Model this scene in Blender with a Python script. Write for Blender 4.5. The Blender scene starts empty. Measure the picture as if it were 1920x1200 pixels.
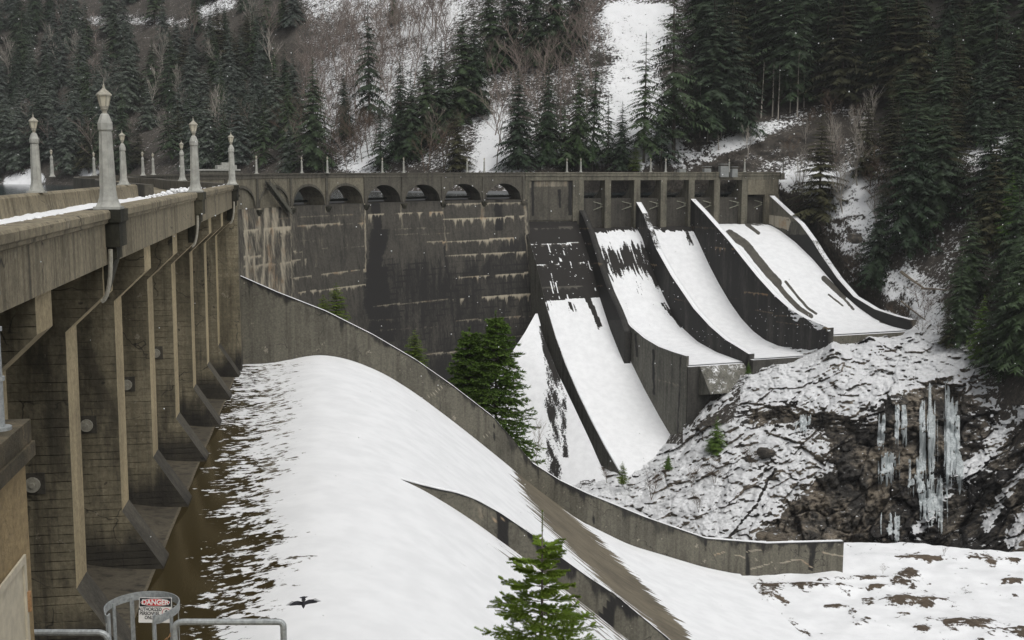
import bpy, math, random
import numpy as np
from mathutils import Vector, Matrix

# ------------------------------------------------------------------ camera, light
S = bpy.context.scene
C = S.collection
FPX, HV = 2200.0, 314.0                      # focal length in px of the 1920 wide photo, horizon row
PITCH = math.atan((600 - HV) / FPX)
cd = bpy.data.cameras.new('camera'); cam = bpy.data.objects.new('camera', cd); C.objects.link(cam)
cd.sensor_width = 36; cd.lens = 36 * FPX / 1920; cd.clip_start = .1; cd.clip_end = 6000
cam.location = (0, 0, 0); cam.rotation_euler = (math.pi/2 - PITCH, 0, 0)
S.camera = cam
SUN_EL, SUN_AZ = math.radians(58), math.radians(150)     # azimuth from +Y clockwise
w = bpy.data.worlds.new('World'); S.world = w; w.use_nodes = True
nt = w.node_tree; bg = nt.nodes['Background']
sky = nt.nodes.new('ShaderNodeTexSky'); sky.sky_type = 'NISHITA'; sky.sun_disc = False
sky.sun_elevation = SUN_EL; sky.sun_rotation = SUN_AZ; sky.dust_density = 4; sky.air_density = 1
hs = nt.nodes.new('ShaderNodeHueSaturation'); hs.inputs['Saturation'].default_value = .12
nt.links.new(sky.outputs[0], hs.inputs['Color']); nt.links.new(hs.outputs[0], bg.inputs[0])
bg.inputs[1].default_value = .12
sl = bpy.data.lights.new('sun', 'SUN'); sl.energy = 1.0; sl.angle = math.radians(50); sl.color = (1, .97, .92)
so = bpy.data.objects.new('sun', sl); C.objects.link(so)
sd = Vector((math.sin(SUN_AZ)*math.cos(SUN_EL), math.cos(SUN_AZ)*math.cos(SUN_EL), math.sin(SUN_EL)))
so.rotation_euler = sd.to_track_quat('Z', 'Y').to_euler()
S.view_settings.view_transform = 'Standard'; S.view_settings.look = 'None'
S.view_settings.exposure = 0.08; S.view_settings.gamma = 1; S.view_settings.use_curve_mapping = False
S.cycles.max_bounces = 6; S.cycles.diffuse_bounces = 3; S.cycles.volume_bounces = 0
S.cycles.transparent_max_bounces = 8

# ------------------------------------------------------------------ view geometry helpers
cp, sp = math.cos(PITCH), math.sin(PITCH)
def rays(u, v):
    x = (np.asarray(u, float)-960)/FPX; y = (600-np.asarray(v, float))/FPX
    return x, cp+sp*y, -sp+cp*y
def proj(P):
    P = np.asarray(P, float); d = P[..., 1]*cp-P[..., 2]*sp; y = P[..., 1]*sp+P[..., 2]*cp
    d = np.where(d > .5, d, .5)
    return 960+FPX*P[..., 0]/d, 600-FPX*y/d
def at_y(u, v, Y): x, y, z = rays(u, v); return np.array([x*Y/y, Y, z*Y/y])
def at_z(u, v, Z): x, y, z = rays(u, v); return np.array([x*Z/z, y*Z/z, Z])
def on_plane(u, v, P0, d):
    r = np.array(rays(u, v)); n = np.array([-d[1], d[0], 0.])
    return r*(n[:2]@np.asarray(P0)[:2])/(n@r)

# ------------------------------------------------------------------ noise
def _h(ix, iy, iz, seed):
    n = (ix.astype(np.int64)*374761393+iy.astype(np.int64)*668265263+iz.astype(np.int64)*2147483647+seed*974711) & 0xffffffff
    n = ((n ^ (n >> 13))*1274126177) & 0xffffffff
    n = ((n ^ (n >> 16))*2246822519) & 0xffffffff
    return ((n ^ (n >> 15)) & 0xffffff)/float(0xffffff)
def vnoise(x, y, z=0, seed=0):
    x, y, z = np.broadcast_arrays(np.asarray(x, float), np.asarray(y, float), np.asarray(z, float))
    fx, fy, fz = np.floor(x), np.floor(y), np.floor(z); dx, dy, dz = x-fx, y-fy, z-fz
    dx, dy, dz = [t*t*(3-2*t) for t in (dx, dy, dz)]; r = 0
    for a in (0, 1):
        for b in (0, 1):
            for c in (0, 1):
                r = r+_h(fx+a, fy+b, fz+c, seed)*(dx if a else 1-dx)*(dy if b else 1-dy)*(dz if c else 1-dz)
    return r
def fbm(x, y, z=0, o=4, seed=0):
    r, a, t = 0, 1., 0
    for k in range(o):
        f = 2.03**k; r = r+a*vnoise(np.asarray(x)*f, np.asarray(y)*f, np.asarray(z)*f, seed+k*17); t += a; a *= .5
    return r/t
def sst(a, b, x): t = np.clip((x-a)/(b-a), 0, 1); return t*t*(3-2*t)

# ------------------------------------------------------------------ mesh helpers
def link(name, me, mat=None, parent=None):
    o = bpy.data.objects.new(name, me); C.objects.link(o)
    if mat is not None and not me.materials: me.materials.append(mat)
    if parent is not None: o.parent = parent
    return o
def tag(o, label=None, cat=None, group=None, kind=None):
    if label: o['label'] = label
    if cat: o['category'] = cat
    if group: o['group'] = group
    if kind: o['kind'] = kind
    return o
def thing(name, label, cat, loc=(0, 0, 0), group=None):
    o = bpy.data.objects.new(name, None); C.objects.link(o); o.location = loc; o.empty_display_size = .2
    return tag(o, label, cat, group)
class MB:
    def __init__(s): s.v = []; s.f = []
    def add(s, vs, fs):
        b = len(s.v); s.v += [tuple(map(float, p)) for p in vs]; s.f += [tuple(b+i for i in f) for f in fs]
    def hexa(s, a, b):           # two quads (bottom ring a, top ring b), same order
        s.add(list(a)+list(b), [(3, 2, 1, 0), (4, 5, 6, 7), (0, 1, 5, 4), (1, 2, 6, 5), (2, 3, 7, 6), (3, 0, 4, 7)])
    def box(s, c, d, ax=(1, 0), z0=None):
        hx, hy, hz = d[0]/2, d[1]/2, d[2]/2; ux = np.array(ax, float); uy = np.array([-ux[1], ux[0]])
        r = [c[:2]+sx*hx*ux+sy*hy*uy for sx, sy in ((-1, -1), (1, -1), (1, 1), (-1, 1))] if isinstance(c, np.ndarray) else \
            [np.array(c[:2])+sx*hx*ux+sy*hy*uy for sx, sy in ((-1, -1), (1, -1), (1, 1), (-1, 1))]
        s.hexa([(p[0], p[1], c[2]-hz) for p in r], [(p[0], p[1], c[2]+hz) for p in r])
    def prism(s, A, B):          # polygon ring A and matching ring B, capped
        n = len(A); s.add(list(A)+list(B), [tuple(range(n-1, -1, -1)), tuple(range(n, 2*n))] +
                          [(i, (i+1) % n, n+(i+1) % n, n+i) for i in range(n)])
    def tube(s, pts, r, n=6, cap=True):
        pts = [Vector(p) for p in pts]; rs = r if hasattr(r, '__len__') else [r]*len(pts); b = len(s.v); up = None
        for i, p in enumerate(pts):
            t = (pts[min(i+1, len(pts)-1)]-pts[max(i-1, 0)]).normalized()
            if up is None:
                up = Vector((0, 0, 1)) if abs(t.z) < .9 else Vector((1, 0, 0))
            e = t.cross(up).normalized(); up = e.cross(t).normalized()
            for k in range(n):
                a = 2*math.pi*k/n; q = p+(e*math.cos(a)+up*math.sin(a))*rs[i]; s.v.append((q.x, q.y, q.z))
        for i in range(len(pts)-1):
            for k in range(n):
                s.f.append((b+i*n+k, b+i*n+(k+1) % n, b+(i+1)*n+(k+1) % n, b+(i+1)*n+k))
        if cap:
            s.f.append(tuple(b+k for k in range(n-1, -1, -1))); m = b+(len(pts)-1)*n; s.f.append(tuple(m+k for k in range(n)))
    def lathe(s, prof, n=8, c=(0, 0, 0), rot=0, sq=1.0):
        b = len(s.v)
        for z, r in prof:
            for k in range(n):
                a = 2*math.pi*(k+.5)/n+rot; s.v.append((c[0]+r*math.cos(a), c[1]+r*math.sin(a), c[2]+z))
        for i in range(len(prof)-1):
            for k in range(n):
                s.f.append((b+i*n+k, b+i*n+(k+1) % n, b+(i+1)*n+(k+1) % n, b+(i+1)*n+k))
        s.f.append(tuple(b+k for k in range(n-1, -1, -1))); m = b+(len(prof)-1)*n; s.f.append(tuple(m+k for k in range(n)))
    def build(s, name, mat=None, parent=None, smooth=False):
        me = bpy.data.meshes.new(name); me.from_pydata(s.v, [], s.f); me.validate()
        if smooth: me.polygons.foreach_set('use_smooth', [True]*len(me.polygons))
        return link(name, me, mat, parent)
def np_mesh(name, V, F, mat=None, parent=None, paint=None, smooth=True):
    V = np.asarray(V, np.float32).reshape(-1, 3); F = np.asarray(F, np.int32)
    me = bpy.data.meshes.new(name); k = F.shape[1]
    me.vertices.add(len(V)); me.vertices.foreach_set('co', V.ravel())
    me.loops.add(F.size); me.loops.foreach_set('vertex_index', F.ravel())
    me.polygons.add(len(F)); me.polygons.foreach_set('loop_start', np.arange(0, F.size, k, dtype=np.int32))
    me.update(calc_edges=True)
    if smooth: me.polygons.foreach_set('use_smooth', np.ones(len(F), bool))
    if paint is not None:
        a = me.color_attributes.new('paint', 'FLOAT_COLOR', 'POINT')
        col = np.ones((len(V), 4), np.float32); col[:, :3] = np.asarray(paint, np.float32).reshape(-1, 3)
        a.data.foreach_set('color', np.clip(col, 0, 1).ravel())
    me.validate(); return link(name, me, mat, parent)
def grid_faces(n, m):            # n rows of m vertices
    i = np.arange((n-1)*(m-1)); r, c = i//(m-1), i % (m-1); a = r*m+c
    return np.stack([a, a+1, a+m+1, a+m], 1)
def kids(o): return [x for x in bpy.data.objects if x.parent == o]
def copy_tree(o, ch, loc, rz, sc, label, group):
    r = o.copy(); C.objects.link(r); r.location = loc; r.rotation_euler = (0, 0, rz); r.scale = sc
    r['label'] = label
    if group: r['group'] = group
    elif 'group' in r: del r['group']
    for c0, gs in ch:
        c1 = c0.copy(); C.objects.link(c1); c1.parent = r
        for g in gs:
            g1 = g.copy(); C.objects.link(g1); g1.parent = c1
    return r

# ------------------------------------------------------------------ materials
class NT:
    def __init__(s, name):
        s.m = bpy.data.materials.new(name); s.m.use_nodes = True; s.t = s.m.node_tree
        s.b = s.t.nodes['Principled BSDF']; s.b.inputs['Roughness'].default_value = .85
        s.b.inputs['Specular IOR Level'].default_value = .3
    def n(s, t): return s.t.nodes.new(t)
    def put(s, v, sock):
        if isinstance(v, (int, float)): sock.default_value = v
        elif isinstance(v, tuple): sock.default_value = v if len(v) == len(sock.default_value) else v+(1,)
        else: s.t.links.new(v, sock)
    def math(s, op, a, b=0., clamp=False):
        x = s.n('ShaderNodeMath'); x.operation = op; x.use_clamp = clamp; s.put(a, x.inputs[0]); s.put(b, x.inputs[1]); return x.outputs[0]
    def vmul(s, v, sc):
        x = s.n('ShaderNodeVectorMath'); x.operation = 'MULTIPLY'; s.put(v, x.inputs[0]); x.inputs[1].default_value = sc; return x.outputs[0]
    def noise(s, vec, scale=1., det=4., rough=.6):
        x = s.n('ShaderNodeTexNoise'); s.put(vec, x.inputs['Vector']); x.inputs['Scale'].default_value = scale
        x.inputs['Detail'].default_value = det; x.inputs['Roughness'].default_value = rough; return x.outputs['Fac']
    def ramp(s, v, a, b, lo=0., hi=1.):
        x = s.n('ShaderNodeMapRange'); x.interpolation_type = 'SMOOTHSTEP'; s.put(v, x.inputs[0])
        s.put(a, x.inputs[1]); s.put(b, x.inputs[2]); s.put(lo, x.inputs[3]); s.put(hi, x.inputs[4]); return x.outputs[0]
    def mix(s, f, a, b):
        x = s.n('ShaderNodeMix'); x.data_type = 'RGBA'; s.put(f, x.inputs[0]); s.put(a, x.inputs[6]); s.put(b, x.inputs[7]); return x.outputs[2]
    def pos(s): return s.n('ShaderNodeNewGeometry').outputs['Position']
    def sep(s, v):
        x = s.n('ShaderNodeSeparateXYZ'); s.put(v, x.inputs[0]); return x.outputs
    def paint(s):
        x = s.n('ShaderNodeAttribute'); x.attribute_name = 'paint'; y = s.n('ShaderNodeSeparateColor')
        s.t.links.new(x.outputs['Color'], y.inputs[0]); return y.outputs
    def bump(s, h, dist, strength=.6):
        x = s.n('ShaderNodeBump'); x.inputs['Distance'].default_value = dist; x.inputs['Strength'].default_value = strength
        s.put(h, x.inputs['Height']); s.t.links.new(x.outputs[0], s.b.inputs['Normal']); return x
    def out(s, col, rough=None):
        s.put(col, s.b.inputs['Base Color'])
        if rough is not None: s.put(rough, s.b.inputs['Roughness'])
        return s.m
SNOW = (.86, .87, .88)
def concrete(name, base, dark, board=0., streak=.6, blotch=.22, pale=(.46, .41, .31), black=(.022, .021, .02), snow=True,
             snow_lo=.35, fine=6., rust=0., wet=None, strscale=1.0, damp=.3, drip=0.):
    m = NT(name); p = m.pos(); z = m.sep(p)[2]
    big = m.noise(p, blotch, 6, .65); st = m.noise(m.vmul(p, (1.1*strscale, 1.1*strscale, .07)), 1., 5, .65); fn = m.noise(p, fine, 6, .7)
    f = m.math('ADD', m.math('MULTIPLY', big, .55), m.math('MULTIPLY', st, streak))
    f = m.ramp(f, .32+.1*streak, .52+.35*streak)
    col = m.mix(f, dark, base)
    g = m.ramp(fn, .25, .75, .68, 1.22); col = m.mix(1., col, col)
    mm = m.n('ShaderNodeMix'); mm.data_type = 'RGBA'; mm.blend_type = 'MULTIPLY'; mm.inputs[0].default_value = 1
    m.put(col, mm.inputs[6]); cmb = m.n('ShaderNodeCombineColor')
    for k in range(3): m.put(g, cmb.inputs[k])
    m.put(cmb.outputs[0], mm.inputs[7]); col = mm.outputs[2]
    hgt = fn
    if board:
        zz = m.math('DIVIDE', m.math('ADD', z, m.math('MULTIPLY', m.noise(p, .5, 2), .06)), board)
        fr = m.math('FRACT', zz); fl = m.math('FLOOR', zz); wn = m.n('ShaderNodeTexWhiteNoise'); wn.noise_dimensions = '1D'; m.put(fl, wn.inputs['W'])
        ln = m.ramp(fr, .0, .10, 1., 0.); ln = m.math('MULTIPLY', ln, m.ramp(m.noise(m.vmul(p, (.9, .9, 3.)), 1., 3), .38, .62))
        col = m.mix(m.math('MULTIPLY', m.ramp(wn.outputs[0], .2, 1.), .32), col, dark)
        col = m.mix(m.math('MULTIPLY', ln, .75), col, black)
        # broken patches and bolt holes
        hole = m.ramp(m.noise(p, 1.7, 2, .5), .70, .74); col = m.mix(m.math('MULTIPLY', hole, .7), col, black)
        hgt = m.math('SUBTRACT', fn, m.math('MULTIPLY', ln, 1.2))
    if rust:
        r = m.ramp(m.noise(m.vmul(p, (1.6, 1.6, .12)), 1., 4), .66, .78); col = m.mix(m.math('MULTIPLY', r, rust), col, (.28, .14, .05))
    dmp = m.ramp(m.noise(m.vmul(p, (.5, .5, .16)), 1., 6, .7), .50, .66); col = m.mix(m.math('MULTIPLY', dmp, damp), col, black)
    if drip:
        dr = m.ramp(m.noise(m.vmul(p, (2.6, 2.6, .10)), 1., 5, .7), .52, .70); col = m.mix(m.math('MULTIPLY', dr, drip), col, black)
        vo = m.n('ShaderNodeTexVoronoi'); vo.feature = 'DISTANCE_TO_EDGE'; vo.inputs['Scale'].default_value = .33; wv = m.n('ShaderNodeVectorMath'); wv.operation = 'ADD'; m.put(p, wv.inputs[0]); nz3 = m.n('ShaderNodeTexNoise'); nz3.inputs['Scale'].default_value = 1.3; m.put(p, nz3.inputs['Vector']); m.put(nz3.outputs['Color'], wv.inputs[1]); m.put(wv.outputs[0], vo.inputs['Vector'])
        ck = m.math('MULTIPLY', m.ramp(vo.outputs['Distance'], .0, .012, 1., 0.), m.ramp(m.noise(p, .35, 2), .48, .56)); col = m.mix(m.math('MULTIPLY', ck, .8), col, black)
        sp_ = m.ramp(m.noise(p, 1.1, 5, .75), .63, .68); col = m.mix(m.math('MULTIPLY', sp_, .4), col, (.5, .45, .36))
    if wet is not None:
        zl = m.math('ADD', z, m.math('MULTIPLY', m.math('SUBTRACT', m.noise(m.vmul(p, (.8, .8, .12)), 1., 4), .5), 3.2))
        col = m.mix(m.ramp(zl, wet-.7, wet+.7, .86, 0.), col, black)
    pr = m.paint()
    rag = m.noise(m.vmul(p, (2.2, 2.2, .5)), 1.2, 5, .7)
    col = m.mix(m.ramp(m.math('ADD', pr[1], m.math('MULTIPLY', m.math('SUBTRACT', rag, .5), .9)), .25, .75), col, black)
    pale = m.mix(m.ramp(m.noise(p, .22, 4, .7), .52, .68, 0., .6), pale, (.36, .2, .085))
    col = m.mix(m.math('MULTIPLY', m.ramp(m.math('ADD', pr[0], m.math('ADD', m.math('MULTIPLY', m.math('SUBTRACT', rag, .5), .9), m.math('MULTIPLY', m.math('SUBTRACT', st, .5), .9))), .15, 1.1), .9), col, pale)
    rough = .8
    if snow:
        nz = m.sep(m.n('ShaderNodeNewGeometry').outputs['True Normal'])[2]
        brk = m.noise(p, 2.2, 6, .65); lg = m.noise(p, .4, 3)
        sn = m.math('ADD', nz, m.math('MULTIPLY', m.math('ADD', m.math('MULTIPLY', brk, .5), m.math('MULTIPLY', lg, .5)), .8))
        sn = m.ramp(sn, snow_lo+.78, snow_lo+.9)
        s2 = m.ramp(m.math('ADD', pr[2], m.math('MULTIPLY', m.math('SUBTRACT', brk, .5), .8)), .44, .56)
        sn = m.math('MAXIMUM', m.math('MULTIPLY', sn, 1. if snow is True else 0.), s2)
        col = m.mix(sn, col, SNOW)
    m.bump(hgt, .035, .8)
    return m.out(col, rough)
def snowpaint(name, ground, dark, wetcol=(.042, .031, .012), flow=None, k=.9, sc=1.6, bump=.03, iso=None, fmix=0.):
    """sloping concrete or rock with snow where 'paint' blue says, wet where red, dark where green; noise stretched along the flow"""
    m = NT(name); p = m.pos(); pr = m.paint(); pv = p
    if flow:
        mp = m.n('ShaderNodeMapping'); mp.vector_type = 'POINT'; mp.inputs['Rotation'].default_value = flow[0]; mp.inputs['Scale'].default_value = flow[1]
        m.put(p, mp.inputs[0]); pv = mp.outputs[0]
    a = m.noise(pv, sc, 7, .68); b = m.noise(p, .25, 4)
    if fmix: a = m.math('ADD', m.math('MULTIPLY', a, 1-fmix), m.math('MULTIPLY', m.noise(p, 3.2, 4, .6), fmix))
    if iso is not None:
        fz = m.ramp(m.sep(p)[2], iso-.5, iso+.2); ai = m.noise(m.vmul(p, (.8, 1.25, 1.)), 2.3, 6, .62)
        a = m.math('ADD', m.math('MULTIPLY', a, m.math('SUBTRACT', 1., fz)), m.math('MULTIPLY', ai, fz))
    fn = m.noise(p, 9., 5, .7)
    col = m.mix(m.ramp(m.math('ADD', m.math('MULTIPLY', a, .6), m.math('MULTIPLY', b, .4)), .35, .65), dark, ground)
    col = m.mix(m.ramp(fn, .3, .8, 0., .35), col, (.02, .018, .015))
    col = m.mix(m.ramp(m.math('ADD', pr[1], m.math('MULTIPLY', m.math('SUBTRACT', a, .5), .6)), .35, .65), col, (.022, .02, .018))
    wet = m.ramp(m.math('ADD', pr[0], m.math('MULTIPLY', m.math('SUBTRACT', b, .5), .5)), .4, .6)
    col = m.mix(wet, col, wetcol)
    sn = m.ramp(m.math('ADD', pr[2], m.math('MULTIPLY', m.math('SUBTRACT', a, .5), k)), .45, .55)
    scol = m.mix(m.ramp(m.noise(p, .6, 5), .3, .7), (.78, .79, .80), SNOW)
    col = m.mix(sn, col, scol)
    ro = m.mix(m.math('MULTIPLY', wet, m.math('SUBTRACT', 1., sn)), (.85, .85, .85), (.07, .07, .07))
    m.bump(m.math('ADD', m.math('MULTIPLY', sn, .9), m.math('MULTIPLY', fn, .15)), bump, .6)
    return m.out(col, ro)
def plain(name, col, rough=.6, metal=0., var=.25, sc=6.):
    m = NT(name); p = m.pos(); n = m.noise(p, sc, 5, .65)
    d = tuple(c*(1-var) for c in col); l = tuple(min(1, c*(1+var)) for c in col)
    m.b.inputs['Metallic'].default_value = metal; m.bump(n, .01, .3)
    return m.out(m.mix(m.ramp(n, .3, .7), d, l), rough)

M = {}
M['pier'] = concrete('board_formed_concrete', (.33, .288, .195), (.118, .102, .068), board=.30, streak=.55, snow=False, snow_lo=.5, damp=.6, wet=-14.9, drip=.5)
M['strip'] = concrete('smooth_edge_concrete', (.52, .425, .26), (.30, .245, .15), streak=.5, snow=False, damp=.12)
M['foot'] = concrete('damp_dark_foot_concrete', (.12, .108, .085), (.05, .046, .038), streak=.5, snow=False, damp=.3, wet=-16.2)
M['parapet'] = concrete('parapet_concrete', (.31, .268, .185), (.125, .107, .072), streak=.8, snow=True, snow_lo=1.1, strscale=2., drip=.55)
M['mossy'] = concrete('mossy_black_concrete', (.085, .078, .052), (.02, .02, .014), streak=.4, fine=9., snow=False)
M['arch'] = concrete('dark_arch_concrete', (.078, .072, .060), (.030, .028, .025), streak=.9, snow=False, fine=2., strscale=1.)
M['arcade'] = concrete('arcade_concrete', (.115, .106, .085), (.05, .047, .039), streak=.9, snow=True, snow_lo=.9, fine=2., strscale=.8)
M['arcade_pale'] = concrete('pale_streaked_arcade_concrete', (.21, .19, .14), (.075, .068, .052), streak=1.0, snow=True, snow_lo=.9, fine=2., strscale=.8)
M['wing'] = concrete('wing_pier_concrete', (.19, .177, .135), (.08, .075, .058), streak=.7, snow=True, snow_lo=.9, fine=2.)
M['black'] = concrete('black_wet_concrete', (.075, .071, .062), (.026, .025, .023), streak=.8, snow=True, snow_lo=.25, fine=2., pale=(.33, .25, .15))
M['black_bare'] = concrete('black_bare_concrete', (.05, .048, .043), (.022, .021, .02), streak=.8, snow=True, snow_lo=.62, fine=2., pale=(.33, .25, .15))
M['endwall'] = concrete('training_wall_concrete', (.15, .14, .11), (.075, .07, .055), streak=.8, snow=True, snow_lo=.3, strscale=1.6, pale=(.42, .38, .3), drip=.35)
M['sidewall'] = concrete('side_wall_concrete', (.16, .155, .13), (.045, .043, .036), streak=1.0, snow=True, snow_lo=.3, fine=2.)
M['house'] = concrete('house_concrete', (.50, .38, .20), (.32, .24, .13), streak=.35, blotch=.8, snow=False, fine=14.)
M['coping'] = concrete('coping_concrete', (.24, .19, .12), (.07, .06, .04), streak=.2, blotch=1.5, snow=False, fine=18.)
M['chute'] = snowpaint('chute_snow_on_concrete', (.13, .12, .10), (.055, .052, .046), flow=((0, 0, .348), (1.3, .35, .35)), k=1.25, sc=.7, bump=.05, fmix=.45)
M['crest'] = snowpaint('crest_snow_on_concrete', (.22, .19, .135), (.11, .095, .07), flow=((0, 0, -.16), (.42, 1.9, .35)), k=1.7, sc=1.7, bump=.02, iso=-16.9)
M['lamp'] = plain('grey_painted_lamp', (.37, .37, .335), .55, 0, .2, 3)
M['glass'] = plain('frosted_lantern_glass', (.62, .58, .46), .35, 0, .1, 3)
M['bronze'] = plain('weathered_lantern_metal', (.36, .34, .28), .5, 0, .2, 9)
M['steel'] = plain('galvanised_steel', (.36, .38, .38), .45, .35, .25, 25)
M['rust'] = plain('rusty_pipe_end', (.34, .2, .1), .7, 0, .35, 25)
M['darksteel'] = plain('dark_steel', (.026, .03, .024), .7, 0, .3, 2)
M['armsteel'] = plain('green_grey_steel', (.27, .27, .21), .6, 0, .3, 2)
M['stairs'] = plain('grey_stair_concrete', (.11, .105, .085), .8, 0, .3, 2)
M['white'] = plain('white_sign_paint', (.72, .71, .68), .5, 0, .06, 20)
M['ink'] = plain('black_sign_paint', (.02, .02, .022), .5, 0, .1, 20)
M['red'] = plain('red_sign_paint', (.5, .025, .03), .5, 0, .1, 20)
M['door'] = plain('cream_door_paint', (.55, .5, .39), .6, 0, .12, 8)
M['bird'] = plain('black_feathers', (.018, .018, .022), .6, 0, .3, 30)
M['wood'] = plain('weathered_log', (.2, .17, .13), .9, 0, .4, 3)
M['snow'] = plain('piled_snow', (.84, .85, .86), .8, 0, .03, 4)
def water_mat():
    m = NT('lake_water'); p = m.pos(); m.b.inputs['Roughness'].default_value = .12
    m.bump(m.noise(m.vmul(p, (.35, .8, 1.)), 1., 4), .012, .5); return m.out((.02, .034, .038))
M['lake'] = water_mat(); M['lake'].node_tree.nodes['Principled BSDF'].inputs['Specular IOR Level'].default_value = .12
def ice_mat():
    m = NT('blue_white_ice'); p = m.pos(); a = m.noise(m.vmul(p, (2.2, 2.2, .16)), 1., 5, .7)
    m.b.inputs['Specular IOR Level'].default_value = .6
    m.bump(a, .25, .8); return m.out(m.mix(m.ramp(a, .3, .7), (.27, .31, .32), (.62, .655, .66)), .35)
M['ice'] = ice_mat()
def needle_mat(name, c1, c2, frost=0., fr=.5):
    m = NT(name); p = m.pos(); r = m.n('ShaderNodeObjectInfo').outputs['Random']
    a = m.noise(p, fr, 3); col = m.mix(m.ramp(m.math('ADD', m.math('MULTIPLY', a, .6), m.math('MULTIPLY', r, .4)), .25, .75), c1, c2)
    col = m.mix(m.ramp(m.noise(p, 3., 2), .35, .75, 0., .55), col, tuple(x*.45 for x in c1))
    if frost:
        nz = m.math('ABSOLUTE', m.sep(m.n('ShaderNodeNewGeometry').outputs['Normal'])[2])
        col = m.mix(m.math('MULTIPLY', m.ramp(m.math('ADD', nz, m.noise(p, .8, 3)), 1.15, 1.5), frost), col, (.6, .62, .62))
    m.b.inputs['Specular IOR Level'].default_value = .15
    return m.out(col, .8)
M['fir'] = needle_mat('dark_fir_needles', (.012, .029, .010), (.038, .068, .018), .06)
M['fir_frost'] = needle_mat('frosted_mist_paled_fir_needles', (.017, .033, .018), (.042, .064, .030), .17)  # real frost, plus the far hill's denser mist put into the paler colour
M['cedar'] = needle_mat('yellow_green_needles', (.06, .10, .014), (.15, .20, .035), 0.)
M['olive'] = needle_mat('olive_brown_needles', (.024, .026, .008), (.05, .048, .016), 0.03)
M['spruce'] = needle_mat('bright_spruce_needles', (.16, .25, .032), (.36, .43, .08), 0., 3.)
M['green'] = needle_mat('mid_green_needles', (.042, .095, .014), (.115, .185, .034), 0., .4)
M['bark'] = plain('grey_brown_bark', (.10, .085, .07), .9, 0, .4, 1.5)
M['twig'] = plain('grey_brown_twigs', (.22, .18, .155), .9, 0, .25, .05)
M['pale_twig'] = plain('pale_birch_twigs', (.34, .31, .27), .9, 0, .25, .05)
M['dry'] = plain('dry_brown_twigs', (.125, .09, .066), .9, 0, .3, 1.)
def terrain_mat():
    m = NT('snowy_hillside'); p = m.pos(); pr = m.paint(); g = m.n('ShaderNodeNewGeometry'); nz = m.sep(g.outputs['Normal'])[2]
    a = m.noise(p, .22, 8, .72); b = m.noise(p, .05, 5, .6); f2 = m.noise(p, 1.1, 6, .75)
    rock = m.mix(m.ramp(a, .35, .65), (.035, .031, .027), (.13, .112, .09))
    rock = m.mix(m.ramp(f2, .4, .62), (.03, .027, .024), rock)
    soil = m.mix(m.ramp(f2, .3, .7), (.035, .030, .024), (.125, .108, .088))
    col = m.mix(pr[0], rock, soil)
    col = m.mix(m.ramp(m.math('ADD', pr[1], m.math('MULTIPLY', m.math('SUBTRACT', a, .5), .8)), .3, .7, 0., .85), col, (.02, .018, .016))
    q = m.math('ADD', m.math('MULTIPLY', nz, .55), m.math('ADD', m.math('MULTIPLY', m.math('SUBTRACT', a, .5), .55), m.math('MULTIPLY', m.math('SUBTRACT', f2, .5), 1.5)))
    q = m.math('ADD', q, pr[2])
    sn = m.ramp(q, .84, .92)
    col = m.mix(sn, col, SNOW)
    m.bump(m.math('ADD', m.math('MULTIPLY', a, 1.), m.math('ADD', m.math('MULTIPLY', f2, .4), m.math('MULTIPLY', sn, .25))), .6, .8)
    return m.out(col, .85)
M['terrain'] = terrain_mat()
def rock_mat():
    m = NT('fractured_rock_with_snow'); p = m.pos(); pr = m.paint(); g = m.n('ShaderNodeNewGeometry'); nz = m.sep(g.outputs['Normal'])[2]
    a = m.noise(p, .12, 8, .7); f2 = m.noise(m.vmul(p, (1., 1., .55)), .75, 8, .75)
    mp = m.n('ShaderNodeMapping'); mp.inputs['Rotation'].default_value = (0, math.radians(35), 0); mp.inputs['Scale'].default_value = (.35, 1., 2.2); m.put(p, mp.inputs[0])
    ly = m.noise(mp.outputs[0], .55, 7, .7)
    rock = m.mix(m.ramp(a, .40, .60), (.05, .047, .043), (.29, .25, .195))
    rock = m.mix(m.ramp(ly, .38, .54), (.035, .032, .029), rock)
    rock = m.mix(m.math('MULTIPLY', m.ramp(f2, .55, .72), .5), rock, (.26, .23, .185))
    col = m.mix(m.math('MULTIPLY', m.math('MULTIPLY', pr[0], .55), m.ramp(a, .4, .7)), rock, (.14, .095, .055))
    col = m.mix(m.ramp(m.math('ADD', pr[1], m.math('MULTIPLY', m.math('SUBTRACT', ly, .5), 1.1)), .35, .65), col, (.026, .024, .023))
    q = m.math('ADD', m.math('MULTIPLY', nz, .75), m.math('ADD', m.math('MULTIPLY', m.math('SUBTRACT', ly, .5), 1.15), m.math('MULTIPLY', m.math('SUBTRACT', f2, .5), .6)))
    q = m.math('ADD', q, pr[2])
    sn = m.ramp(q, .82, .88)
    col = m.mix(sn, col, SNOW)
    m.bump(m.math('ADD', m.math('MULTIPLY', ly, 1.3), m.math('ADD', m.math('MULTIPLY', f2, .5), m.math('MULTIPLY', sn, .3))), .8, 1.)
    return m.out(col, .85)
M['rock'] = rock_mat()

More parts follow.
